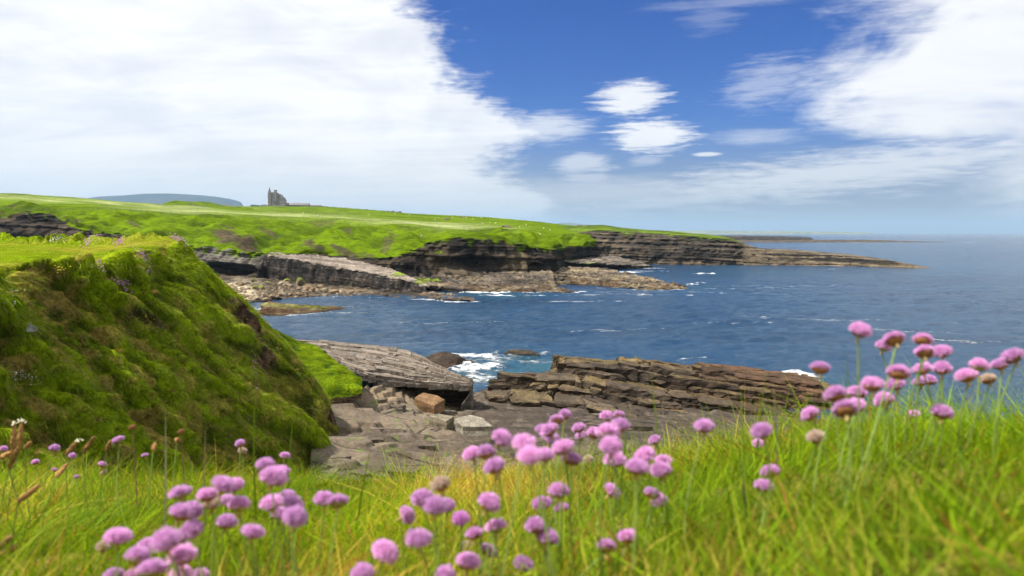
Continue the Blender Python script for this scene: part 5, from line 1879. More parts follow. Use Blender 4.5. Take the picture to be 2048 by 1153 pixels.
    fw = link('field_wall', boxes_mesh('field_wall', [((px - 600) * k, (px - 600 + 5.2) * k, -9, -8, -6, (414.5 - 413.6 - 0.3 * (px % 3)) * k) for px in range(570, 640, 5)]),
              M_stone2, None, W(600, 414.5, 1140))
    tag(fw, 'rough dry stone wall in front of the farm range', 'wall')
    # ruined dry-stone wall that runs down the ridge to the right
    segs = []
    r = np.random.default_rng(4)
    w0 = W(645, 414.2, 1120)
    wall = empty('ridge_wall', w0)
    tag(wall, 'tumbled dry stone wall running right along the ridge from the farm', 'wall')
    bx = [boxes_mesh('wall_section', [(-2.4, 2.4, -0.5, 0.5, -2.0, h), (-1.5, 1.1, -0.55, 0.45, h - .01, h + .6)]) for h in (0.9, 1.4, 1.9)]
    for i, px in enumerate(np.linspace(645, 800, 34)):
        py = np.interp(px, [645, 700, 760, 800], [415.5, 420, 424.2, 427])
        YY = np.interp(px, [645, 700, 800], [1120, 1000, 860])
        p = W(px, py, YY)
        q = link('wall_section', bx[r.integers(0, 3)], M_stone2, wall, p - w0)
        q.rotation_euler = (0, 0, r.normal(0.3, 0.2))


build_castle()


# bushes left of the castle
M_bush = mat_blade('bush_leaf', 0.25)


def bush(px, py, Y, rx, rz, seed, label, name='bush', col=(0.025, 0.05, 0.015), group=None):
    r = np.random.default_rng(seed)
    p = W(px, py, Y)
    root = empty(name, p)
    N = 700
    # clumps of leaves through the crown
    nc = 9
    cen = np.stack([r.uniform(-0.8, 0.8, nc) * rx, r.uniform(-0.6, 0.6, nc) * rx, r.uniform(0.35, 0.85, nc) * rz], -1)
    k = r.integers(0, nc, N)
    q = cen[k] + r.normal(0, 1, (N, 3)) * np.array((rx, rx, rz)) * 0.17
    q[:, 2] = np.maximum(q[:, 2], 0.05)
    d = r.normal(size=(N, 3)); d /= np.linalg.norm(d, axis=1)[:, None]
    me = build_blades('crown', q, d, np.full(N, rx * 0.16), np.full(N, rx * 0.10), np.array(col)[None] * r.uniform(0.6, 1.6, (N, 1)), np.zeros((N, 3)), M_bush, 2)
    link('crown', me, M_bush, root)
    V, f, c = [], [], []
    for i in range(5):
        e = cen[i] * 0.8
        b = len(V)
        w = 0.06 * rx
        V += [(-w, -w, -0.3), (w, -w, -0.3), (0, w, -0.3), (e[0] - w * .4, e[1], e[2]), (e[0] + w * .4, e[1], e[2]), (e[0], e[1] + w * .5, e[2])]
        for a0, b0 in ((0, 1), (1, 2), (2, 0)):
            f += [b + a0, b + b0, b + b0 + 3, b + a0 + 3]; c.append(4)
    link('trunk', new_mesh('trunk', V, f, c), M_stone2, root)
    tag(root, label, 'bush', group)


bush(500, 416.3, 985, 4.6, 1.9, 1, 'leftmost low dark bush on the ridge left of the castle')
bush(508, 416.0, 985, 5.0, 3.9, 2, 'tallest wind-bent dark bush left of the castle')
bush(515.5, 416.0, 990, 4.2, 3.5, 3, 'rounded dark bush between the tallest bush and the castle')
bush(523, 416.0, 1000, 3.4, 2.1, 4, 'small dark bush nearest the castle wall')
bush(578, 413.8, 1125, 3.5, 2.2, 5, 'small dark bush between the castle annexe and the farm')
bush(572, 417, 1100, 9, 1.6, 6, 'long low dark hedge bush below the farm wall')


def ground_at(L, px, py):
    return L.pick(px, py)[0]


M_post = mat_plain('weathered_post', (0.16, 0.14, 0.12), 0.9)
M_wire = mat_plain('fence_wire', (0.25, 0.25, 0.25), 0.5)


def build_fence():
    pts = []
    for px in np.linspace(-40, 1060, 110):
        py = np.interp(px, [-40, 0, 250, 300, 400, 500, 640, 780, 865, 930, 1000, 1060], [419, 420, 423, 425.5, 430.5, 435.5, 440, 449, 457.5, 462, 465, 468.5])
        pts.append(ground_at(HEAD, px, py))
    pts = np.array(pts)
    root = empty('fence', pts[0])
    tag(root, 'thin post and wire fence along the foot of the pale field', 'fence')
    me = boxes_mesh('post', [(-0.055, 0.055, -0.055, 0.055, -0.3, 1.1)])
    rr = np.random.default_rng(8)
    for p in pts:
        q = link('post', me, M_post, root, p - pts[0])
        q.rotation_euler = (rr.normal(0, 0.05), rr.normal(0, 0.05), rr.uniform(0, 1.5))
        q.scale = (1, 1, rr.uniform(0.85, 1.2))
    for h in (0.5, 0.95):
        V, f = [], []
        for p in pts - pts[0]:
            V += [(p[0], p[1], p[2] + h), (p[0], p[1], p[2] + h + 0.02)]
        for i in range(len(pts) - 1):
            f += [2 * i, 2 * i + 2, 2 * i + 3, 2 * i + 1]
        link('wire', new_mesh('wire', V, f, [4] * (len(pts) - 1)), M_wire, root)


build_fence()


def sheep_mesh():
    import bmesh
    bm = bmesh.new()
    V, Fc = [], []

    def blob(c, s, n1=8, n2=6):
        b = len(V)
        for i in range(n2 + 1):
            th = math.pi * i / n2
            for j in range(n1):
                ph = 2 * math.pi * j / n1
                V.append((c[0] + s[0] * math.sin(th) * math.cos(ph), c[1] + s[1] * math.sin(th) * math.sin(ph), c[2] + s[2] * math.cos(th)))
        for i in range(n2):
            for j in range(n1):
                k = (j + 1) % n1
                Fc.append((b + i * n1 + j, b + (i + 1) * n1 + j, b + (i + 1) * n1 + k, b + i * n1 + k))
    blob((0, 0, 0.62), (0.58, 0.28, 0.30), 10, 8)
    blob((0.52, 0, 0.72), (0.20, 0.13, 0.18))
    blob((0.70, 0, 0.66), (0.16, 0.09, 0.10))
    for sx in (-0.36, 0.34):
        for sy in (-0.13, 0.13):
            blob((sx, sy, 0.22), (0.055, 0.055, 0.26), 6, 4)
    bm.free()
    return new_mesh('sheep', V, np.array(Fc).ravel(), [4] * len(Fc), smooth=True)


M_wool = mat_plain('sheep_wool', (0.62, 0.58, 0.50), 0.95, 6.0, 0.15)


def build_sheep():
    me = sheep_mesh()
    r = np.random.default_rng(12)
    spots = [(606, 428, 'lone white sheep grazing below the farm range'), (636, 433.5, 'dark-looking sheep standing in the field below the shed'),
             (738, 431, 'white sheep below the middle of the ridge wall')]
    group = [(1064, 457), (1088, 458), (1030, 462), (1005, 455), (966, 449), (1038, 456), (980, 447), (990, 447.5), (962, 437), (932, 437), (945, 440),
             (905, 437), (870, 440), (1100, 462), (1012, 464), (1080, 470), (1052, 452), (878, 436), (790, 429), (820, 431)]
    for i, (px, py) in enumerate(sorted(group)):
        spots.append((px, py, f'small white sheep, {ordinal(i + 1)} from left in the flock on the right half of the headland'))
    spots.append((842, 474.5, 'white sheep resting on the slope above the pale shelf'))
    for i, (px, py, lab) in enumerate(spots):
        p, n = HEAD.pick(px, py)
        o = link('sheep', me, M_wool, None, p)
        s = r.uniform(0.85, 1.1)
        o.scale = (s, s, s)
        o.rotation_euler = (0, 0, r.uniform(0, 6.28))
        tag(o, lab, 'sheep', 'sheep on the headland')
    # outcrop stones on the ridge
    for i, (px, py, s, lab) in enumerate(((893, 440, 1.7, 'reddish rock outcrop in the field on the ridge'), (1012, 455, 1.6, 'grey rock outcrop in the field above the right cliff'),
                                          (1160, 452, 1.2, 'small grey cairn of rock on top of the far cliff'), (928, 436, 1.8, 'low dark rock outcrop on the ridge skyline'))):
        L = HEAD if px < 1150 else POINT
        p, n = L.pick(px, py)
        o = link('outcrop', lump_mesh('outcrop', (s * 1.8, s, s * 0.6), 300 + i, (0.16, 0.12, 0.10), 3, 0.9), M_block, None, p - np.array((0, 0, s * 0.2)))
        tag(o, lab, 'rock')


build_sheep()


# gravel of the little cove
def cove_gravel():
    r = np.random.default_rng(9)
    rows = [[W(1104, 495, 380), W(1130, 496, 385), W(1160, 500, 385), W(1195, 508, 380)],
            [W(1100, 499, 340), W(1130, 501, 345), W(1165, 506, 350), W(1195, 511, 355)],
            [W(1096, 503.5, 305), W(1130, 505.5, 320), W(1165, 509.5, 335), W(1195, 513.5, 345)]]
    L = Loft(rows, 18, 14)
    L.P[..., 2] += fbm(L.P, 0.8, 3, 0.6, 3) * 0.25 + 0.35
    col = lerp(np.array((0.26, 0.235, 0.21)), np.array((0.40, 0.36, 0.32)), sstep(fbm(L.P, 0.6, 3, 0.6, 4), -0.4, 0.4))
    tag(link('gravel', grid_mesh('gravel', L.P, col), M_shelf), 'pale heap of shingle in the cove between the cliffs', 'gravel', kind='stuff')


cove_gravel()


def bird():
    p = W(957, 390, 260)
    V = [(0, 0, 0), (0.28, 0, 0.03), (-0.26, 0, 0.0), (0.02, 0.07, 0.06), (0.02, -0.07, 0.06), (-0.1, 0.75, 0.22), (-0.1, -0.75, 0.22), (-0.12, 0.09, 0.03), (-0.12, -0.09, 0.03),
         (0.0, 0, -0.07)]
    f = [1, 3, 9, 1, 9, 4, 3, 7, 9, 4, 9, 8, 7, 2, 9, 8, 9, 2, 3, 5, 7, 4, 8, 6, 1, 4, 3, 3, 4, 8, 3, 8, 7, 7, 8, 2]
    o = link('bird', new_mesh('bird', V, f, [3] * 12), mat_plain('bird_feather', (0.12, 0.12, 0.13), 0.8), None, p)
    o.rotation_euler = (0.15, 0, 2.4)
    tag(o, 'tiny dark gull gliding in the sky right of the castle', 'bird')


bird()


# ------------------------------------------------------------------ flowers and stones on the near hillside
M_pinkdot = mat_plain('thrift_petals_small', (0.62, 0.34, 0.52), 0.7, 3.0, 0.2, trans=0.3)
M_yellow = mat_plain('yellow_petals', (0.62, 0.48, 0.02), 0.7, 3.0, 0.2)
M_whitedot = mat_plain('white_petals', (0.72, 0.72, 0.68), 0.7, 3.0, 0.1)


def patch(L, name, cx, cy, rx, ry, rot, count, size, mat, label, seed):
    r = np.random.default_rng(seed)
    V, f, c = [], [], []
    pos = []
    for _ in range(count):
        a, b = r.normal(0, 0.5, 2)
        cc, ss = math.cos(rot), math.sin(rot)
        px, py = cx + (a * rx) * cc - (b * ry) * ss, cy + (a * rx) * ss + (b * ry) * cc
        p, n = L.pick(px, py)
        pos.append(p + n * r.uniform(0.16, 0.30) + r.normal(0, 0.05, 3))
    org = np.mean(pos, 0)
    for p in pos:
        s = size * 1.35 * r.uniform(0.6, 1.25)
        b = len(V)
        q = p - org
        V += [tuple(q + np.array(d) * s) for d in ((1, 0, 0), (-1, 0, 0), (0, 1, 0), (0, -1, 0), (0, 0, 1), (0, 0, -.6))]
        for tri in ((0, 2, 4), (2, 1, 4), (1, 3, 4), (3, 0, 4), (2, 0, 5), (1, 2, 5), (3, 1, 5), (0, 3, 5)):
            f += [b + k for k in tri]; c.append(3)
    o = link(name, new_mesh(name, V, f, c), mat, None, org)
    tag(o, label, 'flowers', kind='stuff')


patch(HILL, 'thrift_patch', 356, 486, 16, 6, 0.5, 150, 0.032, M_pinkdot, 'thick pink flower cushion on the crest tip of the hillside', 1)
patch(HILL, 'thrift_patch', 366, 503, 5, 16, -0.4, 60, 0.030, M_pinkdot, 'pink flowers hanging over the seaward edge below the crest', 2)
patch(HILL, 'thrift_patch', 240, 490, 10, 9, -0.8, 90, 0.030, M_pinkdot, 'pink flower clump where the lawn meets the crest', 3)
patch(HILL, 'thrift_patch', 182, 486, 17, 7, -0.6, 110, 0.030, M_pinkdot, 'pink flowers over the grassy mound behind the lawn', 4)
patch(HILL, 'thrift_patch', 112, 484, 14, 6, -0.2, 40, 0.03, M_whitedot, 'pale flowers on the grassy mound behind the lawn', 5)
patch(HILL, 'thrift_patch', 278, 512, 16, 10, 0.7, 80, 0.026, M_pinkdot, 'pink flower streak just below the hillside rim', 6)
patch(HILL, 'thrift_patch', 190, 532, 20, 7, 0.5, 60, 0.024, M_pinkdot, 'pink flowers in the hollow below the lawn edge', 7)
patch(HILL, 'thrift_patch', 240, 567, 26, 6, 0.65, 90, 0.026, M_pinkdot, 'long diagonal pink flower streak mid hillside', 8)
patch(HILL, 'thrift_patch', 292, 543, 14, 4, -0.1, 24, 0.024, M_pinkdot, 'few pink flowers in the dark fold right of the diagonal streak', 9)
patch(HILL, 'white_flower_patch', 396, 552, 8, 6, 0.3, 16, 0.024, M_whitedot, 'few white flowers near the seaward outline', 10)
patch(HILL, 'white_flower_patch', 15, 600, 22, 10, 0.3, 20, 0.018, M_whitedot, 'white flower specks high on the left of the hillside', 11)
patch(HILL, 'white_flower_patch', 35, 755, 32, 20, 0.1, 60, 0.016, M_whitedot, 'white flower specks low on the left of the hillside', 12)
patch(HILL, 'yellow_flower_patch', 112, 535, 14, 9, 0.6, 26, 0.024, M_yellow, 'yellow flowers just under the lawn edge', 13)
patch(HILL, 'yellow_flower_patch', 290, 650, 24, 8, 0.4, 22, 0.022, M_yellow, 'yellow flowers along the dark scar mid hillside', 14)
patch(HILL, 'yellow_flower_patch', 345, 692, 9, 6, 0.4, 12, 0.022, M_yellow, 'small yellow flower group below the dark scar', 15)
patch(HILL, 'thrift_patch', 504, 735, 5, 40, -0.12, 40, 0.024, M_pinkdot, 'thin pink flower line down the seaward fold of the hillside', 16)
p, n = HILL.pick(58, 661)
o = link('stone', lump_mesh('stone', (0.22, 0.17, 0.17), 61, (0.36, 0.36, 0.35), 3, 0.4), M_block, None, p - np.array((0, 0, 0.05)))
tag(o, 'pale grey stone lying in the grass on the left of the hillside', 'stone')
p, n = HILL.pick(293, 731)
o = link('stone', lump_mesh('stone', (0.16, 0.12, 0.09), 62, (0.42, 0.36, 0.33), 2, 0.7), M_block, None, p)
tag(o, 'tiny pale stone in the middle of the hillside', 'stone')


# ------------------------------------------------------------------ the foreground bank
def bank_drop(x, y):
    b = x / (np.maximum(y, 0) + 0.35)
    s = sstep(b, -0.12, 0.50)
    near = (0.215 + 0.285 * y) * (1 - s) + (0.110 + 0.222 * y) * s
    yc = 2.55 * (1 - s) + 1.55 * s
    over = np.maximum(y - yc, 0)
    return near + over ** 1.4 * 1.6, s, yc


def build_bank():
    xs = np.concatenate([np.linspace(-16, -2.6, 34, endpoint=False), np.linspace(-2.6, 2.6, 220), np.linspace(2.6, 22, 44)[1:]])
    ys = np.concatenate([np.linspace(-3, 0.3, 12, endpoint=False), np.linspace(0.3, 3.4, 170), np.linspace(3.4, 13, 40)[1:]])
    X, Y = np.meshgrid(xs, ys)
    d, s, yc = bank_drop(X, Y)
    P = np.stack([X, Y, CAM_Z - d], -1)
    P[..., 2] += fbm(P, 2.2, 4, 0.5, 3) * 0.035 + fbm(P, 9, 3, 0.5, 4) * 0.010
    P[..., 2] = np.maximum(P[..., 2], -1.0)
    g = fbm(P, 2.5, 4, 0.6, 6)
    col = lerp(np.array((0.050, 0.075, 0.006)), np.array((0.20, 0.15, 0.03)), sstep(g, -0.25, 0.4))
    o = link('ground', grid_mesh('ground', P, col), M_bank)
    tag(o, 'mossy thatch-covered ground of the near bank', kind='structure')


build_bank()


def bank_z(x, y):
    return CAM_Z - bank_drop(np.asarray(x, float), np.asarray(y, float))[0]


def bank_grass():
    N = 105000
    # roots spread evenly over the wedge of bank in front of the viewer
    y = 0.34 + (3.1 - 0.34) * rng.uniform(0, 1, N) ** 0.75
    b = rng.uniform(-1.0, 1.0, N)
    x = b * (y + 0.15)
    # and more thinly over the bank to both sides
    M = 34000
    x = np.concatenate([x, rng.uniform(-4.2, 4.2, M)])
    y = np.concatenate([y, rng.uniform(0.0, 3.2, M)])
    out_ = np.ones(len(x), bool)
    out_[N:] = np.abs(x[N:]) > 0.98 * (y[N:] + 0.15)
    x, y = x[out_], y[out_]
    z = bank_z(x, y)
    _, s, yc = bank_drop(x, y)
    keep = y < yc + 0.35
    x, y, z, s = x[keep], y[keep], z[keep], s[keep]
    N = len(x)
    R = np.stack([x, y, z], -1)
    clump = fbm(R, 3.0, 3, 0.5, 81)
    clump2 = fbm(R, 1.1, 3, 0.5, 82)
    cd = np.stack([fbm(R, 2.0, 2, 0.5, 83), fbm(R, 2.0, 2, 0.5, 84), np.zeros(N)], -1)
    d = np.stack([rng.normal(0, 0.55, N), rng.normal(0, 0.55, N), np.ones(N) * 0.9], -1) + cd * 1.4 + np.array((0.12, 0, 0))
    d /= np.linalg.norm(d, axis=1, keepdims=True)
    ln = rng.gamma(3.4, 0.0200, N) * (0.85 + 0.7 * np.clip(clump + 0.2, -0.3, 0.8)) + 0.012
    ln = np.minimum(ln, 0.21)
    # keep the blades that stand right before the lens low
    ln = np.minimum(ln, 0.055 + 0.15 * np.maximum(y - 0.25, 0))
    wd = rng.uniform(0.0010, 0.0030, N)
    t = rng.uniform(0, 1, N)
    straw = sstep(clump2 * 1.3 + 0.5 * clump + (t - 0.5) * 1.3, 0.28, 0.85)
    green = lerp(np.array((0.090, 0.185, 0.003)), np.array((0.260, 0.370, 0.006)), rng.uniform(0, 1, N))
    col = green * (1 - straw[:, None]) + np.array((0.48, 0.37, 0.06)) * straw[:, None]
    red = rng.uniform(0, 1, N) < 0.05 + 0.10 * sstep(clump2, 0.1, 0.5)
    col = np.where(red[:, None], np.array((0.30, 0.12, 0.03)), col)
    col *= rng.uniform(0.5, 1.45, (N, 1)) * (1 + 0.55 * clump[:, None])
    a = rng.uniform(0, 2 * np.pi, N)
    droop = np.stack([np.cos(a), np.sin(a), -0.4 * np.ones(N)], -1) * rng.uniform(0.1, 0.65, (N, 1))
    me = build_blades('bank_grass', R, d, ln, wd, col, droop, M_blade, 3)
    tag(link('bank_grass', me, M_blade), 'fresh green and straw grass covering the near bank', 'grass', kind='stuff')


bank_grass()


def tall_blades():
    """single tall stalks that rise clear of the turf, each one a thing"""
    spots = [  # base px, tip px, tip py, distance, length-ish colour
        (1345, 1300, 728, 1.15, 'g', 'long pale green blade leaning left before the brown ridge'),
        (1475, 1482, 770, 1.1, 'g', 'upright green blade before the right part of the brown ridge'),
        (1528, 1533, 740, 1.2, 'g', 'taller upright green blade right of the upright one'),
        (1560, 1545, 760, 1.1, 's', 'grey dry stalk leaning left before the brown ridge'),
        (1500, 1478, 890, 0.75, 'd', 'dark dry stalk between the two round pink flowers on the right'),
        (500, 512, 730, 1.4, 'g', 'tallest thin green blade before the hillside foot'),
        (338, 330, 805, 1.3, 's', 'pale dry blade standing up before the hillside'),
        (395, 412, 838, 1.3, 's', 'bent pale dry blade right of the upright dry one'),
        (1700, 1690, 700, 1.0, 'g', 'thin green blade against the sea left of the tallest pink flower'),
        (1592, 1580, 770, 1.1, 'g', 'green blade just left of the first tall pink flower on the right'),
        (560, 590, 800, 1.6, 'g', 'arching green blade near the foot of the hillside'),
        (700, 745, 880, 1.2, 'g', 'thin green blade before the brown platform'),
        (1145, 1120, 815, 1.2, 'g', 'thin green blade behind the middle pink cluster'),
        (1240, 1262, 808, 1.2, 'g', 'thin green blade right of the middle pink cluster'),
    ]
    cols = {'g': (0.15, 0.24, 0.02), 's': (0.28, 0.25, 0.17), 'd': (0.12, 0.09, 0.07)}
    r = np.random.default_rng(3)
    for k, (bx, tx, ty, Y, c, lab) in enumerate(spots):
        tip = W(tx, ty, Y)
        base = np.array(((bx - 1024) / F * Y, Y + r.normal(0, 0.03), 0.0))
        base[2] = bank_z(base[0], base[1])
        v = tip - base
        ln = np.linalg.norm(v)
        bend = np.array((-0.25 if tx < bx else 0.25, 0.1, 0)) * 0.2
        d = (v - bend * ln)
        ln2 = np.linalg.norm(d)
        me = build_blades('grass_stalk', np.zeros((1, 3)), (d / ln2)[None], np.array([ln2]), np.array([0.0046]), np.array([cols[c]]), (bend * ln / ln2)[None], M_blade, 5,
                          side=np.array([[1.0, 0.2, 0]]))
        o = link('grass_stalk', me, M_blade, None, base)
        tag(o, lab, 'grass stalk')


tall_blades()

# ------------------------------------------------------------------ thrift flowers
def mat_petal(name, inner, outer):
    m, g, p, out = base_mat(name)
    c = attr_col(g)
    oi = g.n('ShaderNodeObjectInfo')
    hsv = g.n('ShaderNodeHueSaturation')
    g.l(g.ramp(oi.outputs['Random'], 0, 1, 0.485, 0.512, smooth=False), hsv.inputs['Hue'])
    g.l(g.ramp(oi.outputs['Random'], 0, 1, 0.85, 1.12, smooth=False), hsv.inputs['Value'])
    g.l(c, hsv.inputs['Color'])
    g.l(hsv.outputs[0], p.inputs['Base Color'])
    p.inputs['Roughness'].default_value = 0.6
    p.inputs['Specular IOR Level'].default_value = 0.2
    tr = g.n('ShaderNodeBsdfTranslucent')
    g.l(hsv.outputs[0], tr.inputs['Color'])
    ms = g.n('ShaderNodeMixShader')
    ms.inputs[0].default_value = 0.46
    g.l(p.outputs[0], ms.inputs[1])
    g.l(tr.outputs[0], ms.inputs[2])
    g.l(ms.outputs[0], out.inputs['Surface'])
    return m


M_petal = mat_petal('thrift_petals', None, None)
M_stem = mat_plain('thrift_stem', (0.28, 0.38, 0.08), 0.6, 20.0, 0.25, trans=0.25)
M_bract = mat_plain('thrift_bract', (0.36, 0.17, 0.06), 0.8, 4.0, 0.4, trans=0.2)
M_bract_g = mat_plain('thrift_bract_green', (0.36, 0.34, 0.08), 0.8, 4.0, 0.3, trans=0.2)
M_sheath = mat_plain('thrift_sheath', (0.60, 0.42, 0.16), 0.7, 6.0, 0.2, trans=0.3)
M_seed = mat_plain('plantain_spike', (0.28, 0.15, 0.05), 0.9, 120.0, 0.5, 0.8, 0.002)
M_anther = mat_plain('plantain_anthers', (0.75, 0.72, 0.50), 0.8)


def head_mesh(seed, kind):
    """flower head of radius 1: many five-petalled florets over a dome; centre at the origin, opening upwards"""
    r = np.random.default_rng(seed)
    n = 110
    V, C, f, c = [], [], [], []
    ga = math.pi * (3 - math.sqrt(5))
    for i in range(n):
        zz = 1 - 1.30 * (i + 0.5) / n                      # from the crown down to a little below the equator
        zz += r.normal(0, 0.03)
        zz = max(-0.36, min(0.99, zz))
        rad = math.sqrt(max(0, 1 - zz * zz))
        ph = i * ga + r.normal(0, 0.1)
        d = np.array((rad * math.cos(ph), rad * math.sin(ph), zz))
        d[2] *= 0.9
        a = np.cross(d, (0, 0, 1.0)) if abs(d[2]) < 0.95 else np.array((1.0, 0, 0))
        a /= np.linalg.norm(a)
        b = np.cross(d, a)
        R = 1.0 + r.normal(0, 0.085)
        root = d * 0.62
        mid = d * (0.90 * R)
        if kind == 'pink':
            base = np.array((0.80, 0.25, 0.70)) * r.uniform(0.75, 1.1)
            edge = np.array((0.98, 0.59, 0.93)) * r.uniform(0.78, 1.02)
        elif kind == 'deep':
            base = np.array((0.55, 0.17, 0.52)) * r.uniform(0.85, 1.12)
            edge = np.array((0.74, 0.36, 0.74))
        else:
            fade = r.uniform(0, 1)
            base = np.array((0.60, 0.36, 0.30)) * (1 - fade) + np.array((0.58, 0.42, 0.30)) * fade
            edge = np.array((0.74, 0.58, 0.50)) * (1 - fade) + np.array((0.68, 0.56, 0.42)) * fade
        tw = r.uniform(0, 2 * math.pi)
        sp = r.uniform(0.17, 0.30) * (1.0 if kind != 'faded' else 0.75)
        for k in range(5):
            al = tw + k * 2 * math.pi / 5
            o1 = a * math.cos(al) + b * math.sin(al)
            o2 = a * math.cos(al + 0.6) + b * math.sin(al + 0.6)
            o3 = a * math.cos(al - 0.6) + b * math.sin(al - 0.6)
            p0 = root
            p1 = mid + o2 * sp * 0.75
            p2 = mid + o1 * sp + d * 0.10 * r.uniform(0.3, 1.2)
            p3 = mid + o3 * sp * 0.75
            s = len(V)
            V += [p0, p1, p2, p3]
            C += [base * 0.7, edge, np.minimum(edge * 1.05, 1.0), edge]
            f += [s, s + 1, s + 2, s, s + 2, s + 3]; c += [3, 3]
    return new_mesh('flower_head', V, f, c, np.array(C), smooth=True)


def lathe(name, prof, n=9, jag=0.0, seed=0):
    r = np.random.default_rng(seed)
    V, f, c = [], [], []
    for (rad, z) in prof:
        for k in range(n):
            a = k / n * 2 * math.pi
            j = 1 + (r.normal(0, jag) if jag else 0)
            V.append((rad * j * math.cos(a), rad * j * math.sin(a), z + (r.normal(0, jag) * 0.5 if jag else 0)))
    for i in range(len(prof) - 1):
        for k in range(n):
            j = (k + 1) % n
            f += [i * n + k, i * n + j, (i + 1) * n + j, (i + 1) * n + k]; c.append(4)
    return new_mesh(name, V, f, c, smooth=True)


HEADS = {'pink': [head_mesh(s, 'pink') for s in (1, 2, 3, 4)], 'deep': [head_mesh(s, 'deep') for s in (5, 6)], 'faded': [head_mesh(s, 'faded') for s in (7, 8)]}
BRACT = [lathe('bract_cup', [(0.10, -0.60), (0.42, -0.56), (0.66, -0.42), (0.76, -0.20), (0.60, 0.05)], 10, 0.09, s) for s in (1, 2)]
SHEATH = lathe('sheath', [(0.15, -0.52), (0.13, -0.75), (0.11, -1.0), (0.075, -1.15)], 7)


def tube_mesh(name, pts, r0, r1, n=6):
    pts = np.array(pts, float)
    V, f, c = [], [], []
    for i, p in enumerate(pts):
        t = i / (len(pts) - 1)
        d = pts[min(i + 1, len(pts) - 1)] - pts[max(i - 1, 0)]
        d /= np.linalg.norm(d)
        a = np.cross(d, (0.3, 0.9, 0.1)); a /= np.linalg.norm(a)
        b = np.cross(d, a)
        rr = r0 + (r1 - r0) * t
        for k in range(n):
            an = k / n * 2 * math.pi
            V.append(p + (a * math.cos(an) + b * math.sin(an)) * rr)
    for i in range(len(pts) - 1):
        for k in range(n):
            j = (k + 1) % n
            f += [i * n + k, i * n + j, (i + 1) * n + j, (i + 1) * n + k]; c.append(4)
    return new_mesh(name, V, f, c, smooth=True)


CLUSTERS = [
    ('tiny scatter at the far left',
     [(7, 899, 16), (109, 897, 20), (71, 925, 16), (145, 912, 16), (236, 881, 24), (290, 911, 14), (205, 929, 18), (208, 945, 14, 'faded'), (153, 955, 12), (109, 940, 12)]),
    ('pale trio before the hillside foot', [(480, 888, 22), (485, 902, 19, 'faded'), (570, 912, 22)]),
    ('knot above the left group', [(530, 929, 40), (547, 955, 52), (560, 943, 38)]),
    ('left group',
     [(360, 986, 44), (415, 991, 42), (448, 970, 46), (470, 970, 36), (453, 1001, 32), (425, 1008, 36, 'faded'), (478, 1010, 46)]),
    ('row below the left group', [(362, 1025, 50), (383, 1022, 46), (382, 1061, 44), (453, 1045, 42), (506, 1064, 46)]),
    ('dense bunch beside the lone pair', [(543, 1006, 46), (574, 994, 36), (586, 1011, 46), (560, 1028, 40), (590, 1035, 54)]),
    ('lone pair left of the middle', [(649, 999, 42), (676, 1003, 44)]),
    ('bottom left bunch',
     [(236, 1074, 50), (207, 1093, 34, 'faded'), (332, 1083, 62), (354, 1083, 38, 'faded'), (364, 1112, 56), (275, 1114, 52), (294, 1090, 36), (244, 1122, 30, 'deep'),
      (304, 1138, 58), (227, 1152, 40), (362, 1150, 46), (400, 1152, 40), (267, 1152, 36)]),
    ('topmost spray of the middle cluster',
     [(1130, 831, 28), (1113, 840, 30), (1098, 862, 38), (1086, 860, 32), (1104, 881, 36), (1158, 857, 28), (1161, 871, 24)]),
    ('upper right knot of the middle cluster', [(1212, 833, 28), (1238, 831, 26), (1188, 868, 32), (1216, 866, 46), (1240, 853, 40), (1309, 881, 26)]),
    ('left half of the middle cluster',
     [(1003, 877, 42), (1047, 886, 48), (1060, 912, 54), (1089, 910, 42), (1126, 895, 48), (1144, 919, 42), (1177, 919, 22, 'faded'), (943, 908, 38), (972, 906, 40), (989, 934, 46)]),
    ('right half of the middle cluster', [(1221, 893, 50), (1229, 921, 44), (1289, 913, 44), (1274, 934, 52), (1327, 921, 36), (1322, 941, 44)]),
    ('loose trio under the middle cluster', [(1225, 983, 38), (1304, 987, 36), (1318, 1003, 38)]),
    ('violet trio below the middle', [(1117, 983, 46), (1084, 1007, 40, 'deep'), (1122, 1016, 32, 'deep')]),
    ('bunch round the whitish head', [(881, 970, 42, 'faded'), (844, 998, 44), (870, 1014, 52), (893, 1012, 40), (812, 1031, 42)]),
    ('column right of the whitish head', [(978, 1007, 48), (991, 1053, 46), (921, 1038, 38, 'deep'), (948, 1067, 40), (932, 1093, 30), (937, 1124, 54), (978, 1102, 38)]),
    ('lowest row at the bottom edge', [(837, 1080, 52), (771, 1104, 54), (725, 1148, 50), (890, 1152, 46), (1047, 1128, 40, 'deep')]),
    ('leaning pair below the violet trio', [(1071, 1053, 46), (1095, 1076, 48)]),
    ('low pair right of the leaning pair', [(1254, 1073, 44), (1214, 1093, 44)]),
    ('tallest group against the sea', [(1721, 662, 44), (1788, 679, 40), (1767, 693, 32), (1846, 680, 38), (1849, 705, 38), (1883, 704, 38)]),
    ('middle tier against the sea', [(1640, 736, 40), (1797, 746, 46), (1791, 770, 36), (1844, 738, 36), (1884, 738, 38), (1840, 764, 30), (1859, 761, 28)]),
    ('right edge group before the sea', [(1959, 732, 36), (1933, 753, 42), (1976, 759, 32, 'faded'), (2000, 729, 36), (2025, 714, 42)]),
    ('right bunch by the ridge end', [(1671, 790, 46), (1745, 770, 46), (1715, 786, 36), (1690, 819, 50), (1713, 812, 40), (1768, 801, 40)]),
    ('loose scatter in the right turf', [(1408, 853, 40), (1523, 863, 46), (1516, 888, 26), (1620, 830, 36), (1828, 830, 26), (1884, 826, 42), (1632, 875, 38, 'faded'),
                                          (1540, 944, 40), (1528, 972, 40)]),
]
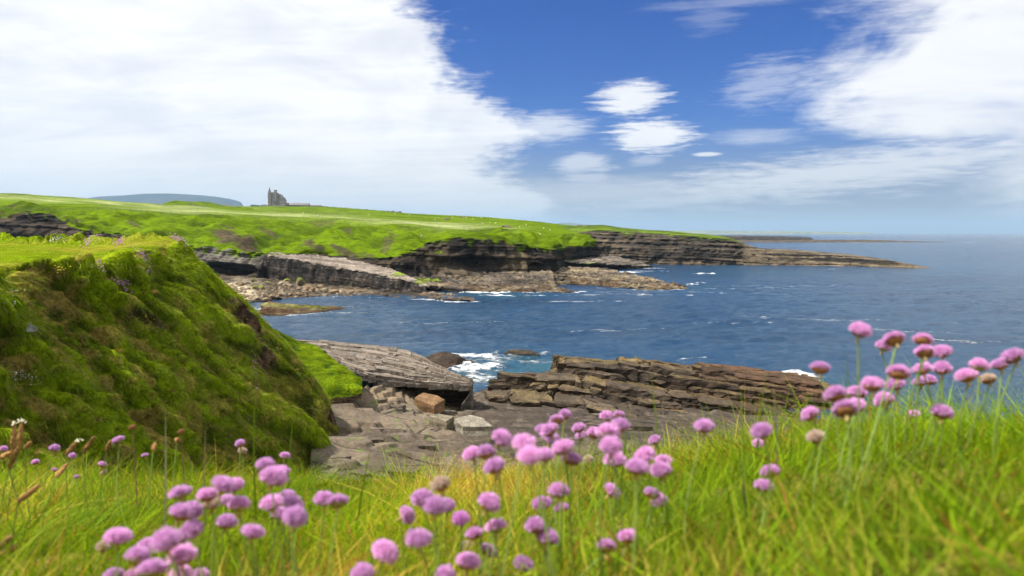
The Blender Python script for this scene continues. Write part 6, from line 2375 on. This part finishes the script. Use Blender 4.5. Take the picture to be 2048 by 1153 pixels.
ORD = ['first', 'second', 'third', 'fourth', 'fifth', 'sixth', 'seventh', 'eighth', 'ninth', 'tenth', 'eleventh', 'twelfth', 'thirteenth']


def build_flowers():
    r = np.random.default_rng(19)
    count = 0
    for cname, fl in CLUSTERS:
        order = sorted(range(len(fl)), key=lambda i: fl[i][0])
        for rank, i in enumerate(order):
            px, py, dia = fl[i][:3]
            kind = fl[i][3] if len(fl[i]) > 3 else 'pink'
            real = r.uniform(0.0195, 0.0225)
            Y = F * real / dia * 1.04
            Y = min(Y, 1.75)
            real = dia * Y / F
            hd = W(px, py, Y)
            rad = real * 0.5 * 0.98
            gz = bank_z(hd[0], Y)
            lean = r.normal(0, 0.018, 2)
            base = np.array((hd[0] + lean[0], Y + lean[1], 0.0))
            base[2] = bank_z(base[0], base[1]) - 0.004
            if hd[2] - base[2] < 0.03:
                base[2] = hd[2] - 0.03
            root = empty('thrift_flower', base)
            state = {'pink': 'pink', 'deep': 'violet-pink', 'faded': 'faded'}[kind]
            size = 'big' if dia >= 48 else 'small' if dia <= 30 else 'round'
            tag(root, f'{size} {state} flower, {ORD[rank]} from left in the {cname}', 'flower', 'pink thrift flowers on the near bank')
            hv = hd - base
            tx, ty = r.normal(-0.42 if py < 850 else -0.15, 0.24), r.normal(0, 0.28)
            rot = (tx, ty, r.uniform(0, 6.28))
            head = link('flower_head', HEADS[kind][r.integers(0, len(HEADS[kind]))], M_petal, root, hv)
            head.scale = (rad * r.uniform(0.92, 1.08), rad * r.uniform(0.92, 1.08), rad * r.uniform(0.68, 0.98))
            head.rotation_euler = rot
            green = r.uniform() < 0.25
            b = link('bract_cup', BRACT[r.integers(0, 2)], None, root, hv)
            if not b.data.materials:
                b.data.materials.append(M_bract)
            b.material_slots[0].link = 'OBJECT'
            b.material_slots[0].material = M_bract_g if green else M_bract
            b.scale = (rad, rad, rad)
            b.rotation_euler = rot
            sh = link('sheath', SHEATH, M_sheath, root, hv)
            sh.scale = (rad, rad, rad)
            sh.rotation_euler = rot
            for q_ in (head, b, sh):
                q_.rotation_mode = 'ZYX'              # spin first, then tilt away from the viewer
            top = hv + np.array((math.sin(ty) * -0.55, math.sin(tx) * 0.55, -0.55)) * rad
            pts = []
            bow = r.normal(0, 0.008, 2)
            for t in np.linspace(0, 1, 7):
                q = top * t
                q[:2] += bow * math.sin(math.pi * t)
                pts.append(q)
            link('stem', tube_mesh('stem', pts, 0.0011, 0.0009, 5), M_stem, root)
            count += 1
    return count


n_flowers = build_flowers()


def build_plantain():
    """brown plantain spikes at the left of the bank: (foot of spike px,py), (tip px,py), distance, cream anthers on top?"""
    sp = [((24, 912), (29, 846), 1.25, True, 'upright brown plantain spike with cream top at the far left'),
          ((37, 905), (44, 842), 1.28, True, 'second upright plantain spike with cream top close beside the first'),
          ((18, 938), (36, 896), 1.2, False, 'leaning brown plantain spike under the two upright ones'),
          ((50, 897), (62, 884), 1.3, False, 'short tawny plantain head right of the upright spikes'),
          ((0, 916), (22, 905), 1.2, False, 'short plantain spike cut by the left edge'),
          ((132, 909), (157, 881), 1.3, True, 'slanting plantain spike with cream tip left of a dark stone'),
          ((166, 906), (188, 874), 1.3, False, 'bare slanting plantain spike right of the cream-tipped one'),
          ((112, 955), (136, 927), 1.2, False, 'slanting plantain spike low in the left turf'),
          ((36, 1004), (80, 970), 1.0, False, 'long dark plantain spike lying over at the left edge'),
          ((0, 1094), (24, 1072), 0.9, False, 'blurred plantain spike at the bottom left edge'),
          ((4, 1107), (34, 1092), 0.9, False, 'lower blurred plantain spike at the bottom left edge'),
          ((306, 902), (311, 886), 1.4, False, 'small upright plantain head before the dark hillside foot'),
          ((213, 902), (222, 882), 1.3, False, 'small plantain head under the pink flower at left'),
          ((353, 884), (357, 876), 1.4, False, 'small tawny plantain bud under the round dry head'),
          ]
    r = np.random.default_rng(2)
    for k, (a, b, Y, cream, lab) in enumerate(sp):
        p0, p1 = W(a[0], a[1], Y), W(b[0], b[1], Y + r.normal(0, 0.01))
        base = np.array((p0[0] + r.normal(-0.02, 0.02), Y + r.normal(0, 0.02), 0.0))
        base[2] = min(bank_z(base[0], base[1]), p0[2] - 0.02)
        root = empty('plantain', base)
        tag(root, lab, 'plant', 'plantain spikes on the near bank')
        pts = [np.zeros(3), (p0 - base) * 0.5 + np.array((-0.004, 0, 0.004)), p0 - base]
        link('stem', tube_mesh('stem', [pts[0], pts[0] * .5 + pts[1] * .5, pts[1], pts[1] * .5 + pts[2] * .5, pts[2]], 0.0012, 0.001, 5), M_stem, root)
        d = p1 - p0
        L = np.linalg.norm(d)
        rad = 0.0036 if L > 0.02 else 0.0044
        n = 9
        prof = [p0 - base + d * t for t in np.linspace(0, 1, 8)]
        V, f, c = [], [], []
        dd = d / L
        aa = np.cross(dd, (0.2, 1, 0.1)); aa /= np.linalg.norm(aa)
        bb = np.cross(dd, aa)
        for i, q in enumerate(prof):
            t = i / 7
            rr = rad * (0.25 + 1.0 * math.sin(math.pi * min(max(t * 0.86 + 0.10, 0), 1)) ** 0.6)
            for j in range(n):
                an = j / n * 2 * math.pi + i * 0.35
                V.append(q + (aa * math.cos(an) + bb * math.sin(an)) * rr * r.uniform(0.8, 1.2))
        for i in range(7):
            for j in range(n):
                m = (j + 1) % n
                f += [i * n + j, i * n + m, (i + 1) * n + m, (i + 1) * n + j]; c.append(4)
        f += [7 * n + j for j in range(n)]; c.append(n)
        link('seed_head', new_mesh('seed_head', V, f, c, smooth=False), M_seed, root)
        if cream:
            V, f, c = [], [], []
            for _ in range(12):
                q = p1 - base + r.normal(0, 1, 3) * np.array((0.0035, 0.0035, 0.002))
                s = 0.0016
                b0 = len(V)
                V += [q + np.array(x) * s for x in ((1, 0, -.5), (-1, .3, -.5), (0, -1, -.3), (0, 0, 1))]
                f += [b0, b0 + 1, b0 + 3, b0 + 1, b0 + 2, b0 + 3, b0 + 2, b0, b0 + 3]; c += [3, 3, 3]
            link('anthers', new_mesh('anthers', V, f, c), M_anther, root)
    # round dry heads on stiff stalks
    for (px, py, dia, Y, lab) in ((265, 852, 17, 1.35, 'round dry brown seed head on a stiff stalk before the hillside'),
                                  (362, 861, 16, 1.4, 'second round dry brown seed head right of the stiff stalk')):
        h = W(px, py, Y)
        base = np.array((h[0] + 0.004, Y, 0.0)); base[2] = bank_z(base[0], Y)
        root = empty('dry_thrift', base)
        tag(root, lab, 'plant')
        rad = dia * Y / F / 2
        hd = link('seed_head', lump_mesh('seed_head', (1, 1, 0.9), 77, (0.33, 0.16, 0.06), 2, 0.5), M_block, root, h - base - np.array((0, 0, rad * 0.8)))
        hd.scale = (rad, rad, rad)
        link('stem', tube_mesh('stem', [np.zeros(3), (h - base) * 0.5, h - base], 0.0013, 0.0011, 5), mat_plain('dry_stem', (0.22, 0.12, 0.06), 0.8), root)


build_plantain()


# ------------------------------------------------------------------ haze
def build_haze():
    me = boxes_mesh('haze', [(-44000, 44000, -5000, 46000, -8, 700)])
    m = bpy.data.materials.new('sea_haze')
    m.use_nodes = True
    g = NT(m.node_tree)
    out = g.n('ShaderNodeOutputMaterial')
    v = g.n('ShaderNodeVolumePrincipled')
    v.inputs['Color'].default_value = (0.50, 0.74, 1.0, 1)
    v.inputs['Density'].default_value = 0.00006
    v.inputs['Anisotropy'].default_value = 0.2
    g.l(v.outputs[0], out.inputs['Volume'])
    o = link('haze', me, m)
    tag(o, 'thin pale sea haze over the whole coast', 'haze', kind='stuff')


build_haze()
